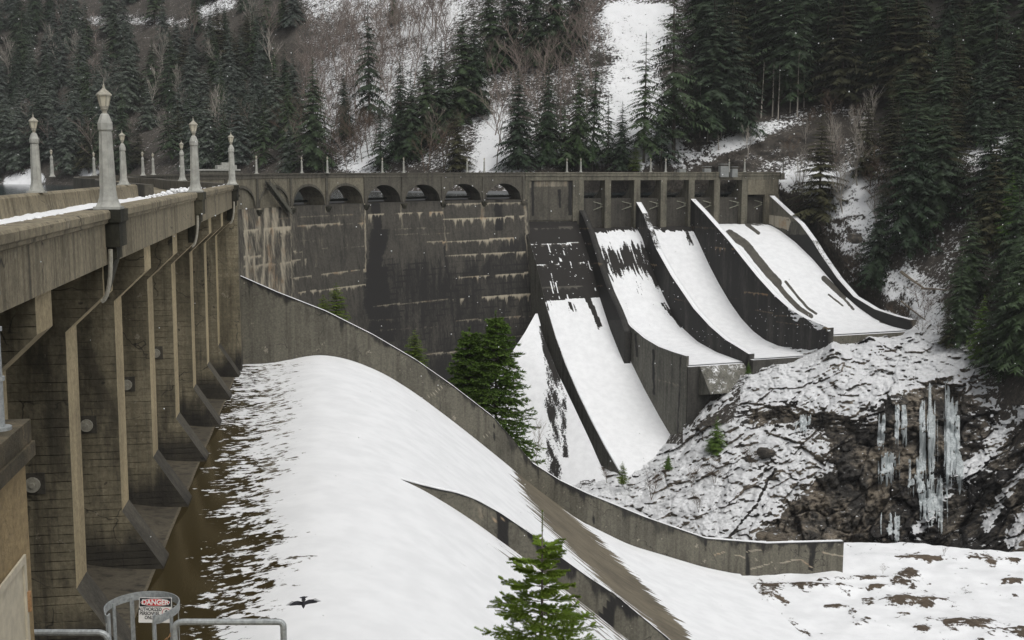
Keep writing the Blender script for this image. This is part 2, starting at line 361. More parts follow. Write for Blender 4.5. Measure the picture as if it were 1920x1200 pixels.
# ------------------------------------------------------------------ frames of the three parts of the dam
A0 = np.array([-13.0, 37.77]); HN = np.array([-.1585, .9874]); NN = np.array([.9874, .1585])     # near spillway: along, downstream
def N(s, o, z): q = A0+HN*s+NN*o; return (q[0], q[1], z)
F0 = np.array([3.7, 326.0]); HW = np.array([.940, .341]); NW = np.array([.341, -.940])           # far spillway
def W(t, o, z): q = F0+HW*t+NW*o; return (q[0], q[1], z)
AC, AR = np.array([68.5, 212.5]), 130.7                                                          # arch centre, radius
def AP(th, r, z): return (AC[0]+r*math.cos(th), AC[1]+r*math.sin(th), z)
TH1 = math.atan2(F0[1]-AC[1], F0[0]-AC[0]); TH0 = math.atan2(144-AC[1], -42.8-AC[0])+2*math.pi   # arch runs TH1 (far) .. TH0 (near)
PIT = 9.04
def n_prism(mb, s0, s1, poly): mb.prism([N(s0, o, z) for o, z in poly], [N(s1, o, z) for o, z in poly])
def w_prism(mb, t0, t1, poly): mb.prism([W(t0, o, z) for o, z in poly], [W(t1, o, z) for o, z in poly])
def n_box(mb, s0, s1, o0, o1, z0, z1): n_prism(mb, s0, s1, [(o0, z0), (o1, z0), (o1, z1), (o0, z1)])
def w_box(mb, t0, t1, o0, o1, z0, z1): w_prism(mb, t0, t1, [(o0, z0), (o1, z0), (o1, z1), (o0, z1)])
def so_of(P, base, hh, nn): q = np.asarray(P)[:2]-base; return q@hh, q@nn
def on_n(s, u, v):                                   # the point (o, z) of the cross plane at s that shows at u, v
    P = on_plane(u, v, A0+HN*s, NN); return so_of(P, A0, HN, NN)[1], P[2]
def on_w(t, u, v):
    P = on_plane(u, v, F0+HW*t, NW); return so_of(P, F0, HW, NW)[1], P[2]

# stains with a shape of their own: drips under lift lines and vertical runs
_r1 = np.random.RandomState(5).rand(4096)
def n1(x): x = np.asarray(x, float); i = np.floor(x).astype(int); f = x-i; f = f*f*(3-2*f); return _r1[i % 4096]*(1-f)+_r1[(i+1) % 4096]*f
def drips(u, v, segs):
    out = np.zeros_like(u)
    for k, (u0, v0, u1, v1, ln, st) in enumerate(segs):
        t = (u-u0)/(u1-u0); d = v-(v0+(v1-v0)*t)
        L = 1.3+ln*(n1(u*.22+k*37)**3*1.2+.3*n1(u*.9+k*11)**3)*(.4+n1(u*1.7+k*11))*1.3
        brk = sst(.12, .3, n1(u*.09+k*53))
        out = np.maximum(out, st*brk*((d > -.8) & (t > 0) & (t < 1))*np.clip(1.15-d/L, 0, 1)*(d < L))
    return out
def runs(u, v, segs, jag=1.5):
    out = np.zeros_like(u)
    for k, (u0, v0, u1, v1, wd, st) in enumerate(segs):
        t = (v-v0)/(v1-v0); c = u0+(u1-u0)*t+(n1(v*.15+k*9)-.5)*jag
        wq = wd*(.75+.35*n1(v*.05+k*5)+.25*n1(v*.6+k)); out = np.maximum(out, st*np.clip(1.6-np.abs(u-c)/wq*1.1, 0, 1)*(t > 0)*(t < 1))
    return out
def inpoly(u, v, poly):
    r = np.zeros(u.shape, bool); p = poly; j = len(p)-1
    for i in range(len(p)):
        (xi, yi), (xj, yj) = p[i], p[j]
        if yi != yj: r ^= ((yi > v) != (yj > v)) & (u < (xj-xi)*(v-yi)/(yj-yi)+xi)
        j = i
    return r
def extrude_line(mb, pts, poly):
    """sweep polygon poly [(offset to the right hand/inner side, z)] along plan polyline pts"""
    pts = [np.array(p, float) for p in pts]; rings = []
    for i, p in enumerate(pts):
        a = pts[max(i-1, 0)]; b = pts[min(i+1, len(pts)-1)]; d = (b-a)/np.linalg.norm(b-a); nrm = np.array([d[1], -d[0]])
        if 0 < i < len(pts)-1:
            d1 = (p-a)/np.linalg.norm(p-a); n1_ = np.array([d1[1], -d1[0]]); k = 1/max(.5, nrm@n1_)
        else: k = 1
        rings.append([(p[0]+nrm[0]*o*k, p[1]+nrm[1]*o*k, z) for o, z in poly])
    m = len(poly); base = len(mb.v)
    for r in rings: mb.v += r
    for i in range(len(rings)-1):
        for j in range(m):
            mb.f.append((base+i*m+j, base+(i+1)*m+j, base+(i+1)*m+(j+1) % m, base+i*m+(j+1) % m))
    mb.f.append(tuple(base+j for j in range(m))); e = base+(len(rings)-1)*m; mb.f.append(tuple(e+j for j in range(m-1, -1, -1)))

# ------------------------------------------------------------------ NEAR SPILLWAY
near = thing('spillway_dam', 'brown buttressed spillway section of the dam beside the snowy near crest', 'dam', N(0, 0, -16.4))
INV = Matrix.Translation(Vector(N(0, 0, -16.4))).inverted()
def under(o, root, inv): o.parent = root; o.matrix_parent_inverse = inv; return o
PIER = [(-7.4, -3.0), (-7.4, -17.6), (.05, -17.6), (.05, -16.35), (-1.5, -13.9), (-1.45, -5.28), (-.22, -4.12), (-.22, -3.0)]
for i in range(-2, 7):
    mb = MB(); s0 = PIT*i; n_prism(mb, s0, s0+1.75, PIER)
    o = mb.build('pier', M['pier'], None); o.data.materials.append(M['strip']); o.data.materials.append(M['foot'])
    for f in o.data.polygons:
        if f.index-2 in (4, 5, 6): f.material_index = 1
        if f.index-2 in (2, 3): f.material_index = 2
    under(o, near, INV)
for (u, v, i) in ((163, 797, 1), (238, 721, 2), (62, 908, 0), (292, 662, 3)):       # pulley hubs in recesses
    oo, zz = on_n(PIT*i, u, v); s0 = PIT*i
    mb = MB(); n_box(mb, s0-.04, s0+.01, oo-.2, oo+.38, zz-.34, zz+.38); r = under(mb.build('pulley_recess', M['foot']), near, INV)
    mb = MB(); c0 = Vector(N(s0-.05, oo, zz)); c1 = Vector(N(s0-.16, oo, zz)); c2 = Vector(N(s0-.22, oo, zz))
    mb.tube([c0, c1], .25, 14); mb.tube([c1, c2], .09, 10)
    d = mb.build('pulley', M['bronze']); d.parent = r
NEAR_END = 58.6
PARA = [(-.75, -1.35), (.05, -1.35), (.11, -1.42), (.11, -1.62), (.03, -1.68), (.03, -1.76), (-.08, -1.82), (-.08, -3.12), (-.75, -3.12)]
# fascia bay by bay with construction joints
for i in range(-3, 7):
    mb = MB(); s0 = PIT*i+2.52 if i > -3 else -28.; s1 = min(PIT*(i+1)+2.5, 60.5); n_prism(mb, s0, s1, PARA)
    under(mb.build('parapet', M['parapet']), near, INV)
mb = MB(); n_box(mb, -30, 60.4, -7.5, -.752, -2.95, -2.45); n_box(mb, -30, 60.4, -1.2, -.752, -3.3, -2.953)
under(mb.build('deck', M['parapet']), near, INV)
mb = MB()
n_prism(mb, -30, 3.0, [(-8.25, -2.46), (-7.4, -2.46), (-7.55, -1.42), (-7.7, -1.3), (-8.1, -1.3), (-8.25, -1.42)])
n_prism(mb, 3.05, 30, [(-8.25, -2.46), (-7.4, -2.46), (-7.55, -1.42), (-7.7, -1.3), (-8.1, -1.3), (-8.25, -1.42)])
n_prism(mb, 30.05, 56.6, [(-8.25, -2.46), (-7.4, -2.46), (-7.55, -1.42), (-7.7, -1.3), (-8.1, -1.3), (-8.25, -1.42)])
mb.lathe([(-2.46, .43), (-1.42, .35), (-1.3, .2)], 12, N(56.6, -7.83, 0))
under(mb.build('upstream_parapet', M['parapet']), near, INV)
mb = MB(); n_box(mb, -30, 60, -9, -7.45, -12, -2.47); n_box(mb, 57.2, 60.4, -6, -.12, -17.5, -3.13); under(mb.build('end_block', M['pier']), near, INV)
mb = MB(); n_box(mb, 57.0, 58.2, -2.2, .06, -17, -3.14); under(mb.build('end_column', M['pier']), near, INV)
# dark mossy corbels with curved drain pipes under the lamps
LAMP_S = [.75, 27.6, 54.6]
for s0 in LAMP_S:
    mb = MB()
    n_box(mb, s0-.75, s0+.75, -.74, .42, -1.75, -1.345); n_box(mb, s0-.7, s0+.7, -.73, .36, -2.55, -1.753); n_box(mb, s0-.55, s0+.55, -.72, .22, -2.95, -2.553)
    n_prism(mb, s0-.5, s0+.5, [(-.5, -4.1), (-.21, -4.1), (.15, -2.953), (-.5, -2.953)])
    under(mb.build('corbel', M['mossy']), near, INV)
    mb = MB(); mb.tube([N(s0-.95, .2-.35*(t/8)**2*1.0-.1, -2.6-1.7*math.sin(t/8*1.45)) for t in range(9)], .07, 8)
    under(mb.build('drain_pipe', M['bronze']), near, INV)
# apron, crest and chute as one sheet
PO = np.array([-8, -5, -3.6, -2, -.3, 2.2, 4, 5.5, 6.8, 9, 11.7, 14.5, 17.7, 21.3, 24.8, 29, 33.6, 40.7, 44.2])
PZ = np.array([-14.2, -15.3, -15.95, -16.3, -16.45, -16.43, -16.1, -15.82, -15.78, -16.3, -17.5, -19.4, -21.95, -25.0, -28.05, -31.4, -33.9, -36.4, -37.3])
def smooth_profile(o, xo, xz, k=.9):
    return (np.interp(o-k, xo, xz)+np.interp(o-k/2, xo, xz)+np.interp(o, xo, xz)+np.interp(o+k/2, xo, xz)+np.interp(o+k, xo, xz))/5
def near_z(o): return smooth_profile(o, PO, PZ)
MID_S = min(np.arange(16., 24., .1), key=lambda q: abs(on_n(q, 748, 877)[1]-.05-float(near_z(np.array([on_n(q, 748, 877)[0]]))[0])))
ss = np.arange(-4, 60.55, .2); oo = np.arange(-7, 44.21, .2); SG, OG = np.meshgrid(ss, oo, indexing='ij')
ZG = near_z(OG)
XY = A0[None, None]+HN*SG[..., None]+NN*OG[..., None]; V = np.dstack([XY, ZG[..., None]])
U_, V_ = proj(V)
low = fbm(SG*.12, OG*.16, o=4, seed=3); mid = fbm(SG*1.1, OG*.9, o=5, seed=8)
strk = fbm(SG*3.2, OG*.14, o=3, seed=4)
start = np.interp(SG, [-4, 8, 20, 30, 45, 60], [2.0, 1.7, .7, .1, -.6, -1.4])
snow = .0+.38*sst(start-1.5, start+1.3, OG+3*(low-.5))+.22*sst(start+.2, start+4.4, OG+3.5*(low-.5))+.55*sst(3.4, 7.4, OG+2*(low-.5))
snow += (mid-.5)*.7*(1-sst(5.2, 7.6, OG))
snow = np.where(OG < -.2, -.3, snow)
brown = [(940, 868), (1010, 880), (1088, 984), (1165, 1055), (1245, 1160), (1275, 1230), (1215, 1230), (1130, 1110), (1045, 995), (985, 915)]
cx = np.interp(V_, [860, 905, 985, 1055, 1120, 1160, 1230], [952, 992, 1060, 1128, 1194, 1238, 1290]); hw_ = np.interp(V_, [860, 900, 990, 1060, 1160, 1230], [6, 22, 38, 38, 32, 30])
dist = np.abs(U_-cx)/hw_
far_bay = (SG > MID_S+.3)
bm = np.clip(1.35-dist, 0, 1)*sst(868, 905, V_)*far_bay
snow -= 1.15*sst(0.05, 1.0, bm*.95+(strk-.5)*1.0*(bm > .01)*(.35+.65*(U_ < cx)))*(bm > .01)+.5*np.clip(1.9-dist, 0, 1)*sst(850, 900, V_)*far_bay*strk
edge2 = sst(MID_S-9, MID_S, SG)*(SG < MID_S)*sst(12, 18, OG)
snow -= edge2*.95*strk
snow -= .35*sst(24, 30, OG)*(1-sst(30, 36, OG))*strk*(~far_bay)
snow -= .62*sst(9.5, 20, OG)*np.clip(strk-.30, 0, 1)*(1-sst(33, 38, OG))
lined = np.exp(-((V_-np.interp(U_, [740, 850, 950], [1005, 1048, 1115]))/1.6)**2)*((U_ > 735) & (U_ < 950))*.5
snow -= lined*strk
wet = sst(-.4, -.1, OG)*(1-sst(start+1.6, start+4.4, OG+2*(low-.5)))
dark = np.where(OG < -.2, .48, 0)+0*wet
ZG2 = ZG+np.where(snow > .5, .03*mid, 0)
V = np.dstack([XY, ZG2[..., None]])
o = np_mesh('crest_apron', V, grid_faces(len(ss), len(oo)), M['crest'], None, np.dstack([wet, dark, snow])); under(o, near, INV)
mb = MB(); prof = [(x, float(near_z(np.array([x]))[0])-.35) for x in np.linspace(-7, 44.15, 40)]
n_prism(mb, -4.1, 60.45, prof+[(44.15, -42), (-7, -42)]); under(mb.build('spillway_body', M['pier']), near, INV)
# training walls of the near spillway
def wall_sheet(name, s0, thick, top, bot_fn, label, cat, stamp, mat, z_low=None):
    """vertical wall in the cross plane at s0; top is a list of photo points; finely divided so stains can sit on it"""
    tr = [on_n(s0, u, v) for u, v in top]; xo = np.array([a for a, b in tr]); xz = np.array([b for a, b in tr])
    oo = np.arange(xo[0], xo[-1]+.01, .22); zt = np.interp(oo, xo, xz); zb = bot_fn(oo); m = 34
    if name == 'divider_wall': zt = near_z(oo)+np.maximum(0, zt-near_z(oo))*sst(oo[0]-.3, oo[0]+5, oo)-.04+.04*sst(0, 1, oo-oo[0])
    k = np.linspace(0, 1, m); Z = zb[:, None]+(zt-zb)[:, None]*k[None]
    O = np.repeat(oo[:, None], m, 1); q = A0+HN*s0
    Vf = np.dstack([q[0]+NN[0]*O, q[1]+NN[1]*O, Z]); u, v = proj(Vf); pt = stamp(u, v, O, Z, zt[:, None]-Z)
    Vb = Vf.copy(); Vb[..., 0] += HN[0]*thick; Vb[..., 1] += HN[1]*thick
    n = len(oo); F = grid_faces(n, m); nb = n*m; fb = F[:, ::-1]+nb
    i = np.arange(n-1)*m; tp = np.stack([i+m-1, i+2*m-1, i+2*m-1+nb, i+m-1+nb], 1)[:, ::-1]
    j = np.arange(m-1); e = (n-1)*m; en = np.stack([e+j, e+j+1, e+j+1+nb, e+j+nb], 1)[:, ::-1]; st = np.stack([j, j+1, j+1+nb, j+nb], 1)
    o = np_mesh(name, np.vstack([Vf.reshape(-1, 3), Vb.reshape(-1, 3)]), np.vstack([F[:, ::-1], fb[:, ::-1], tp, en, st]), mat, None,
                np.vstack([pt.reshape(-1, 3), np.zeros((nb, 3))]), smooth=False)
    return tag(o, label, cat)
def stamp_end(u, v, O, Z, below):
    n = fbm(O*.35, Z*.08, o=4, seed=12); g = .6*np.clip(1.4-below/(.2+1.1*n1(O*1.7)**2*n1(O*5.1)*1.9), 0, 1)
    g = np.maximum(g, runs(u, v, [(612, 560, 612, 670, .8, .8), (926, 760, 926, 835, 1., .9), (1112, 925, 1112, 985, 1., .9), (1325, 1005, 1325, 1062, 1.2, 1), (1461, 1018, 1461, 1075, 1.2, 1),
                                  (1402, 1020, 1402, 1078, 4, .7), (1525, 1020, 1520, 1070, 5, .75), (1497, 1020, 1497, 1045, 2, .6)]))
    p = runs(u, v, [(1340, 1042, 1395, 1036, 40, 0)])
    for (a, b, c, d) in ((1337, 1042, 1360, 1033), (1375, 1040, 1397, 1045), (1400, 1035, 1428, 1030), (1405, 1068, 1448, 1055), (1462, 1056, 1500, 1048), (1500, 1048, 1525, 1066), (1540, 1036, 1585, 1043), (800, 748, 828, 725), (905, 822, 920, 808)):
        t = (u-a)/(c-a); dd = np.abs(v-(b+(d-b)*t)+2.5*(n1(u*.3)-.5)); p = np.maximum(p, ((t > 0) & (t < 1))*np.clip(1.6-dd/1.3, 0, 1))
    return np.dstack([p, g+.25*n-.1, np.zeros_like(u)])
END_S = 60.5
END_TOP = [(410, 500), (445, 515), (520, 548), (610, 583), (700, 628), (780, 675), (850, 724), (925, 782), (960, 822), (998, 868), (1050, 901), (1100, 925), (1210, 970), (1325, 1010), (1440, 1019), (1585, 1015)]
endw = wall_sheet('training_wall', END_S, .55, END_TOP, lambda o: np.where(o < 43.5, near_z(np.clip(o, -7, 44))-.8, -38.2),
                  'long curving grey concrete training wall running down beside the near spillway', 'wall', stamp_end, M['endwall'])
def stamp_mid(u, v, O, Z, below):
    n = fbm(O*.8, Z*.4, o=4, seed=2)
    g = .62*np.clip(1.5-below/(.12+.9*sst(14, 22, O)*n1(O*2.1)**2*1.7), 0, 1)+.9*((u > 930) & (u < 952)) + 1.0*inpoly(u, v, [(1108, 1175), (1150, 1115), (1156, 1230), (1100, 1230)])  # polygon paints the corner step's dark shadow together with its wet black
    p = runs(u, v, [(932, 965, 925, 985, 1.2, .9), (945, 968, 942, 976, 1., .8)])
    p = np.maximum(p, ((u > 893) & (u < 925) & (v > 950) & (v < 972))*.35*n*2)
    return np.dstack([p, g+.5*n-.2, np.zeros_like(u)])
m_o0 = on_n(MID_S, 750, 877)[0]
midw = wall_sheet('divider_wall', MID_S, .5, [(735, 871), (750, 877), (800, 893), (850, 914), (900, 941), (938, 962), (1000, 1004), (1050, 1044), (1100, 1080), (1150, 1113), (1250, 1195), (1330, 1265)],
                  lambda o: near_z(o)-.8, 'dark wedge shaped divider wall rising out of the snowy near crest behind the small spruce', 'wall', stamp_mid, M['endwall'])

# ------------------------------------------------------------------ ARCH DAM
def face_r(z): return AR-.35-.155*np.maximum(0, -9.5-z)
ZTOP = -8.75
arch = thing('arch_dam', 'tall dark curved dam wall with six open arches below its deck', 'dam', AP(TH1+.35, AR, -60))
INVA = Matrix.Translation(arch.location).inverted()
th = np.arange(TH1-.004, TH1+1.02, .0018); zz = np.arange(-74, ZTOP+.01, .28); TG, Z2 = np.meshgrid(th, zz, indexing='ij')
RG = face_r(Z2); V = np.dstack([AC[0]+RG*np.cos(TG), AC[1]+RG*np.sin(TG), Z2]); u, v = proj(V)
LINES = [(457, 433, 545, 425, 26, 1.), (545, 424, 682, 417, 10, .8), (515, 411, 613, 404, 5, .5), (612, 405, 684, 400, 5, .5), (690, 402, 830, 396, 14, 1.), (830, 383, 984, 379, 7, .8), (830, 411, 984, 405, 17, 1.1),
         (740, 429, 830, 427, 4, .45), (740, 440, 845, 437, 3, .45), (800, 454, 830, 452, 5, .7), (830, 453, 984, 445, 11, 1.), (835, 479, 986, 471, 13, .9), (850, 520, 991, 511, 11, .95), (848, 561, 996, 551, 15, .95),
         (700, 574, 850, 560, 4, .6), (545, 521, 686, 505, 7, .8), (555, 549, 686, 533, 9, .9), (600, 467, 682, 461, 3, .5), (545, 472, 567, 472, 4, .7), (545, 489, 575, 485, 22, .8), (457, 481, 497, 480, 18, .9),
         (457, 500, 545, 491, 22, .8), (855, 601, 997, 592, 6, .6), (690, 600, 760, 598, 6, .3), (800, 664, 870, 657, 8, .7), (545, 452, 600, 450, 3, .3), (700, 620, 850, 610, 4, .3), (870, 640, 1000, 628, 5, .5)]
pale = drips(u, v, LINES)
VR = [(545, 395, 548, 560, 1.3, .55), (684, 372, 686, 510, 1.6, .7), (829, 375, 838, 470, 1.3, .55), (983, 372, 988, 440, 2.6, .6), (905, 378, 905, 412, 4, .5), (610, 385, 612, 400, 3, .3), (752, 382, 754, 430, 2, .45), (985, 440, 1000, 560, 1., .5)]
pale = np.maximum(pale, runs(u, v, VR))
fall = fbm(u*.16, v*.012, o=4, seed=31); blk = fbm(TG*40, Z2*.02, o=3, seed=77)
left = 1-sst(520, 570, u)
pale = np.maximum(pale, .55*left*sst(.35, .7, fall)+.30*left); dark_left = left
pale = np.maximum(pale, .30*sst(.5, .75, fall)*(v < 500)*(u < 690))
dark = runs(u, v, [(701, 365, 709, 440, 7, 1.2), (712, 430, 700, 520, 13, 1.2), (705, 500, 716, 640, 20, 1.2), (497, 392, 499, 500, 2.2, .8), (525, 388, 527, 492, 2., .8), (646, 380, 646, 500, 2, .35), (935, 372, 935, 432, 7, .8),
                     (833, 460, 858, 660, 1.3, .9), (560, 400, 566, 520, 1, .3)], 3)
dark = np.maximum(dark, (.42+.5*(fall-.45))*sst(455, 520, v+14*(fall-.5)*4)*sst(690, 735, u))
dark = np.maximum(dark, .35*sst(600, 640, u)*sst(540, 600, v))
dark = np.maximum(dark, .5*sst(828, 838, u)*sst(0, 22, v-np.interp(u, [830, 900, 950, 990], [494, 485, 440, 425])+30*(fall-.5))*(1-sst(517, 524, v)))
dark = dark+.12+.35*(fbm(u*.12, v*.02, o=4, seed=83)-.5)+.3*(fbm(u*.02, v*.02, o=3, seed=84)-.5)
grid_ = ((np.abs((v-.045*(1000-u))/11.0 % 1-.5) > .44) | (np.abs((u-.12*(v-400))/14.5 % 1-.5) > .46))*((v > 485)*(u > 700))*(.25+.55*n1(u*.07+v*.05))
dark = np.maximum(dark, dark*.6+grid_*.8)
dark = dark-.25*pale*(dark < .9)-.2*dark_left
o = np_mesh('dam_face', V, grid_faces(len(th), len(zz))[:, ::-1], M['arch'], None, np.dstack([pale, dark, np.zeros_like(u)])); under(o, arch, INVA)
# deck line and the parapets along the whole curve
line = [tuple(A0+HN*60.5), (-33.5, 119.5), (-38.5, 131.5)]+[AP(t, AR, 0)[:2] for t in np.linspace(TH0, TH1, 70)]
mb = MB(); extrude_line(mb, line, [(.12, -1.35), (.12, -1.62), (.0, -1.7), (.0, -2.2), (.1, -2.26), (.1, -2.4), (-.7, -2.4), (-.7, -1.35)]); under(mb.build('parapet', M['arcade']), arch, INVA)
mb = MB(); extrude_line(mb, line, [(-.702, -2.35), (-.702, -2.9), (-6.8, -2.9), (-6.8, -2.35)]); under(mb.build('deck', M['parapet']), arch, INVA)
mb = MB(); extrude_line(mb, line, [(-6.8, -1.35), (-6.8, -3.6), (-7.5, -3.6), (-7.5, -1.35)]); under(mb.build('upstream_parapet', M['arcade']), arch, INVA)
mb = MB(); extrude_line(mb, line[3:]+[tuple(F0+HW*84)], [(-2., ZTOP), (-2., -70), (-9, -70), (-9, ZTOP)]); under(mb.build('dam_body', M['arch']), arch, INVA)
# near, hidden side: plain wall under the deck
mb = MB(); extrude_line(mb, line[:22], [(-.05, -2.42), (-.05, -60), (-6.6, -60), (-6.6, -2.95)]); under(mb.build('near_flank', M['arcade']), arch, INVA)
def th_of(u, v=374, r=AR):
    x, y, z = [float(q) for q in rays(u, v)]; a = x*x+y*y; b = -2*(x*AC[0]+y*AC[1]); c_ = AC@AC-r*r
    k = (-b+math.sqrt(b*b-4*a*c_))/(2*a); t = math.atan2(y*k-AC[1], x*k-AC[0]); return t
SPR = [th_of(u) for u in (981, 906, 829, 755, 684, 612, 545)]
dth = np.mean(np.diff(SPR)); SPR += [SPR[-1]+dth*(k+1) for k in range(5)]
for k in range(len(SPR)-1):
    a, b = SPR[k], SPR[k+1]; half = .75/AR; vs, fs = [], []
    solid = k >= 6
    tt = np.concatenate([[a], np.linspace(a+half, b-half, 25), [b]])
    mb = MB(); ring = []
    for t in tt:
        x = (t-(a+b)/2)/((b-a)/2-half); zl = ZTOP+4.45*math.sqrt(max(0, 1-x*x)) if abs(x) < 1 else ZTOP
        ring.append((t, zl))
    for (r0, r1) in ((AR, AR+6.2),):
        base = len(mb.v)
        for t, zl in ring: mb.v += [AP(t, r0, zl), AP(t, r0, -2.395), AP(t, r1, zl), AP(t, r1, -2.395)]
        for i in range(len(ring)-1):
            q = base+4*i; mb.f += [(q, q+1, q+5, q+4), (q+2, q+6, q+7, q+3), (q, q+4, q+6, q+2)]
        # jambs
        mb.f += [(base+4, base+4+1, base+4+3, base+4+2)] if False else []
    under(mb.build('arch_bay', M['arcade'] if k < 4 else M['arcade_pale']), arch, INVA)
    mb = MB()                                         # raised ring round the opening
    pr = [(AP(t, AR-.14, zl), AP(t, AR-.14, zl+.62)) for t, zl in ring[1:-1]]; base = len(mb.v)
    for (t, zl) in ring[1:-1]: mb.v += [AP(t, AR-.16, zl-.02), AP(t, AR-.16, zl+.55), AP(t, AR+.05, zl-.02), AP(t, AR+.05, zl+.55)]
    for i in range(len(ring)-3): q = base+4*i; mb.f += [(q, q+1, q+5, q+4), (q+1, q+3, q+7, q+5), (q, q+4, q+6, q+2)]
    under(mb.build('arch_ring', M['arcade']), arch, INVA)
    if solid:
        mb = MB(); mb.prism([AP(a, AR+.4, z) for z in (ZTOP, -2.4)]+[AP(a, AR+.9, z) for z in (-2.4, ZTOP)], [AP(b, AR+.4, z) for z in (ZTOP, -2.4)]+[AP(b, AR+.9, z) for z in (-2.4, ZTOP)])
        under(mb.build('infill_panel', M['arcade_pale']), arch, INVA)
for t in SPR:
    mb = MB()
    def blk(w_, r0, r1, z0, z1): mb.prism([AP(t-w_/AR, r, z) for r, z in ((r0, z0), (r1, z0), (r1, z1), (r0, z1))], [AP(t+w_/AR, r, z) for r, z in ((r0, z0), (r1, z0), (r1, z1), (r0, z1))])
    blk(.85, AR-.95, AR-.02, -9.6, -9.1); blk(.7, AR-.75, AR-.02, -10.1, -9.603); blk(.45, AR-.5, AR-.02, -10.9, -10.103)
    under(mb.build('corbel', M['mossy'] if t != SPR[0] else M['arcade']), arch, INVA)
    mb = MB(); blk(.38, AR-.3, AR-.02, -9.097, -2.42); under(mb.build('pilaster', M['arcade']), arch, INVA)
mb = MB(); mb.tube([AP(t, AR+5.2, -7.9) for t in np.linspace(TH1, SPR[6], 30)], .35, 6); under(mb.build('walkway_rail', M['darksteel']), arch, INVA)
# stairs against the arch face
ta, tb = th_of(500, 330, AR-1.2), th_of(543, 383, AR-1.2)
mb = MB(); za, zb = -2.6, -9.6
for r0, r1 in ((AR-1.9, AR-1.75), (AR-.8, AR-.65)):
    mb.prism([AP(ta, r0, za), AP(tb, r0, zb), AP(tb, r0, zb-1.1), AP(ta, r0, za-1.1)], [AP(ta, r1, za), AP(tb, r1, zb), AP(tb, r1, zb-1.1), AP(ta, r1, za-1.1)])
for k in range(22):
    f = (k+.5)/22; t = ta+(tb-ta)*f; z = za+(zb-za)*f
    mb.prism([AP(t-.0016, r, z_) for r, z_ in ((AR-1.74, z-.2), (AR-.81, z-.2), (AR-.81, z-.05), (AR-1.74, z-.05))], [AP(t+.0016, r, z_) for r, z_ in ((AR-1.74, z-.2), (AR-.81, z-.2), (AR-.81, z-.05), (AR-1.74, z-.05))])
mb.tube([AP(ta+(tb-ta)*f, AR-1.83, za+(zb-za)*f+1.1) for f in np.linspace(0, 1, 6)], .05, 5)
for f in np.linspace(0, 1, 7): mb.tube([AP(ta+(tb-ta)*f, AR-1.83, za+(zb-za)*f), AP(ta+(tb-ta)*f, AR-1.83, za+(zb-za)*f+1.1)], .04, 5)
under(mb.build('staircase', M['stairs']), arch, INVA)

# ------------------------------------------------------------------ FAR SPILLWAY
far = thing('gated_spillway', 'far gated spillway section with concrete piers and long snowy chutes', 'dam', W(40, 0, -20))
INVW = Matrix.Translation(far.location).inverted()
def wpart(mb, name, mat): return under(mb.build(name, mat), far, INVW)
mb = MB(); w_prism(mb, 0, 81.5, [(.1, -1.35), (.22, -1.42), (.22, -1.62), (.1, -1.7), (.1, -2.15), (.2, -2.2), (.2, -2.4), (0, -2.45), (-.7, -2.45), (-.7, -1.35)]); wpart(mb, 'parapet', M['wing'])
mb = MB(); w_box(mb, 0, 81.5, -.5, .02, -3.6, -2.453); w_box(mb, 0, 81.5, -6.5, -.702, -2.9, -2.4); wpart(mb, 'deck_girder', M['wing'])
mb = MB(); w_box(mb, 0, 81.5, -7.2, -6.5, -3.6, -1.35); wpart(mb, 'upstream_parapet', M['wing'])
# plug section with stained panel
def w_sheet(name, t0, t1, prof, paint, mat, dt=.35, do=.35, root=None, z_off=0):
    xo = np.array([p[0] for p in prof]); xz = np.array([p[1] for p in prof]); ln = np.concatenate([[0], np.cumsum(np.hypot(np.diff(xo), np.diff(xz)))])
    q = np.arange(0, ln[-1], do); po = np.interp(q, ln, xo); pz = np.interp(q, ln, xz)
    if len(prof) > 6:
        ker = np.hanning(13); ker /= ker.sum(); po = np.convolve(np.pad(po, 6, 'edge'), ker, 'valid'); pz = np.convolve(np.pad(pz, 6, 'edge'), ker, 'valid')
    ts = np.linspace(t0, t1, max(3, int((t1-t0)/dt))); TG, QG = np.meshgrid(ts, np.arange(len(q)), indexing='ij'); O = po[QG]; Z = pz[QG]
    Vv = np.dstack([F0[0]+HW[0]*TG+NW[0]*O, F0[1]+HW[1]*TG+NW[1]*O, Z]); u, v = proj(Vv)
    o = np_mesh(name, Vv, grid_faces(len(ts), len(q)), mat, None, paint(u, v, TG, O, Z)); under(o, far, INVW); return o
def paint_plug(u, v, T, O, Z):
    f = fbm(T*.9, Z*.1, o=4, seed=9)
    d = runs(u, v, [(999, 336, 999, 404, 2.5, .9), (1069, 336, 1069, 404, 4, 1.), (1049, 355, 1050, 390, 2.5, .9), (1024, 336, 1024, 347, 2, .9), (1048, 336, 1048, 347, 1.5, .9)])
    p = .45*((v < 350) & (u > 1002) & (u < 1064))+.35*(np.abs(u-990) < 6)*(v < 352)+.25*(np.abs(u-1078) < 4)
    return np.dstack([p+.12*f, d, np.zeros_like(u)])
w_sheet('plug_wall', 0, 15.6, [(-.3, -14.6), (-.3, -3.4)], paint_plug, M['arcade'])
mb = MB(); w_box(mb, 0, 15.6, -6, -.5, -40, -3.3); w_box(mb, -.3, 1.2, -.3, .06, -14.6, -3.61); w_box(mb, 14.2, 15.7, -.3, .06, -15, -3.61)
wpart(mb, 'plug_body', M['wing'])
PT = [16.6, 25.0, 34.2, 42.7, 51.7, 60.1, 69.4]
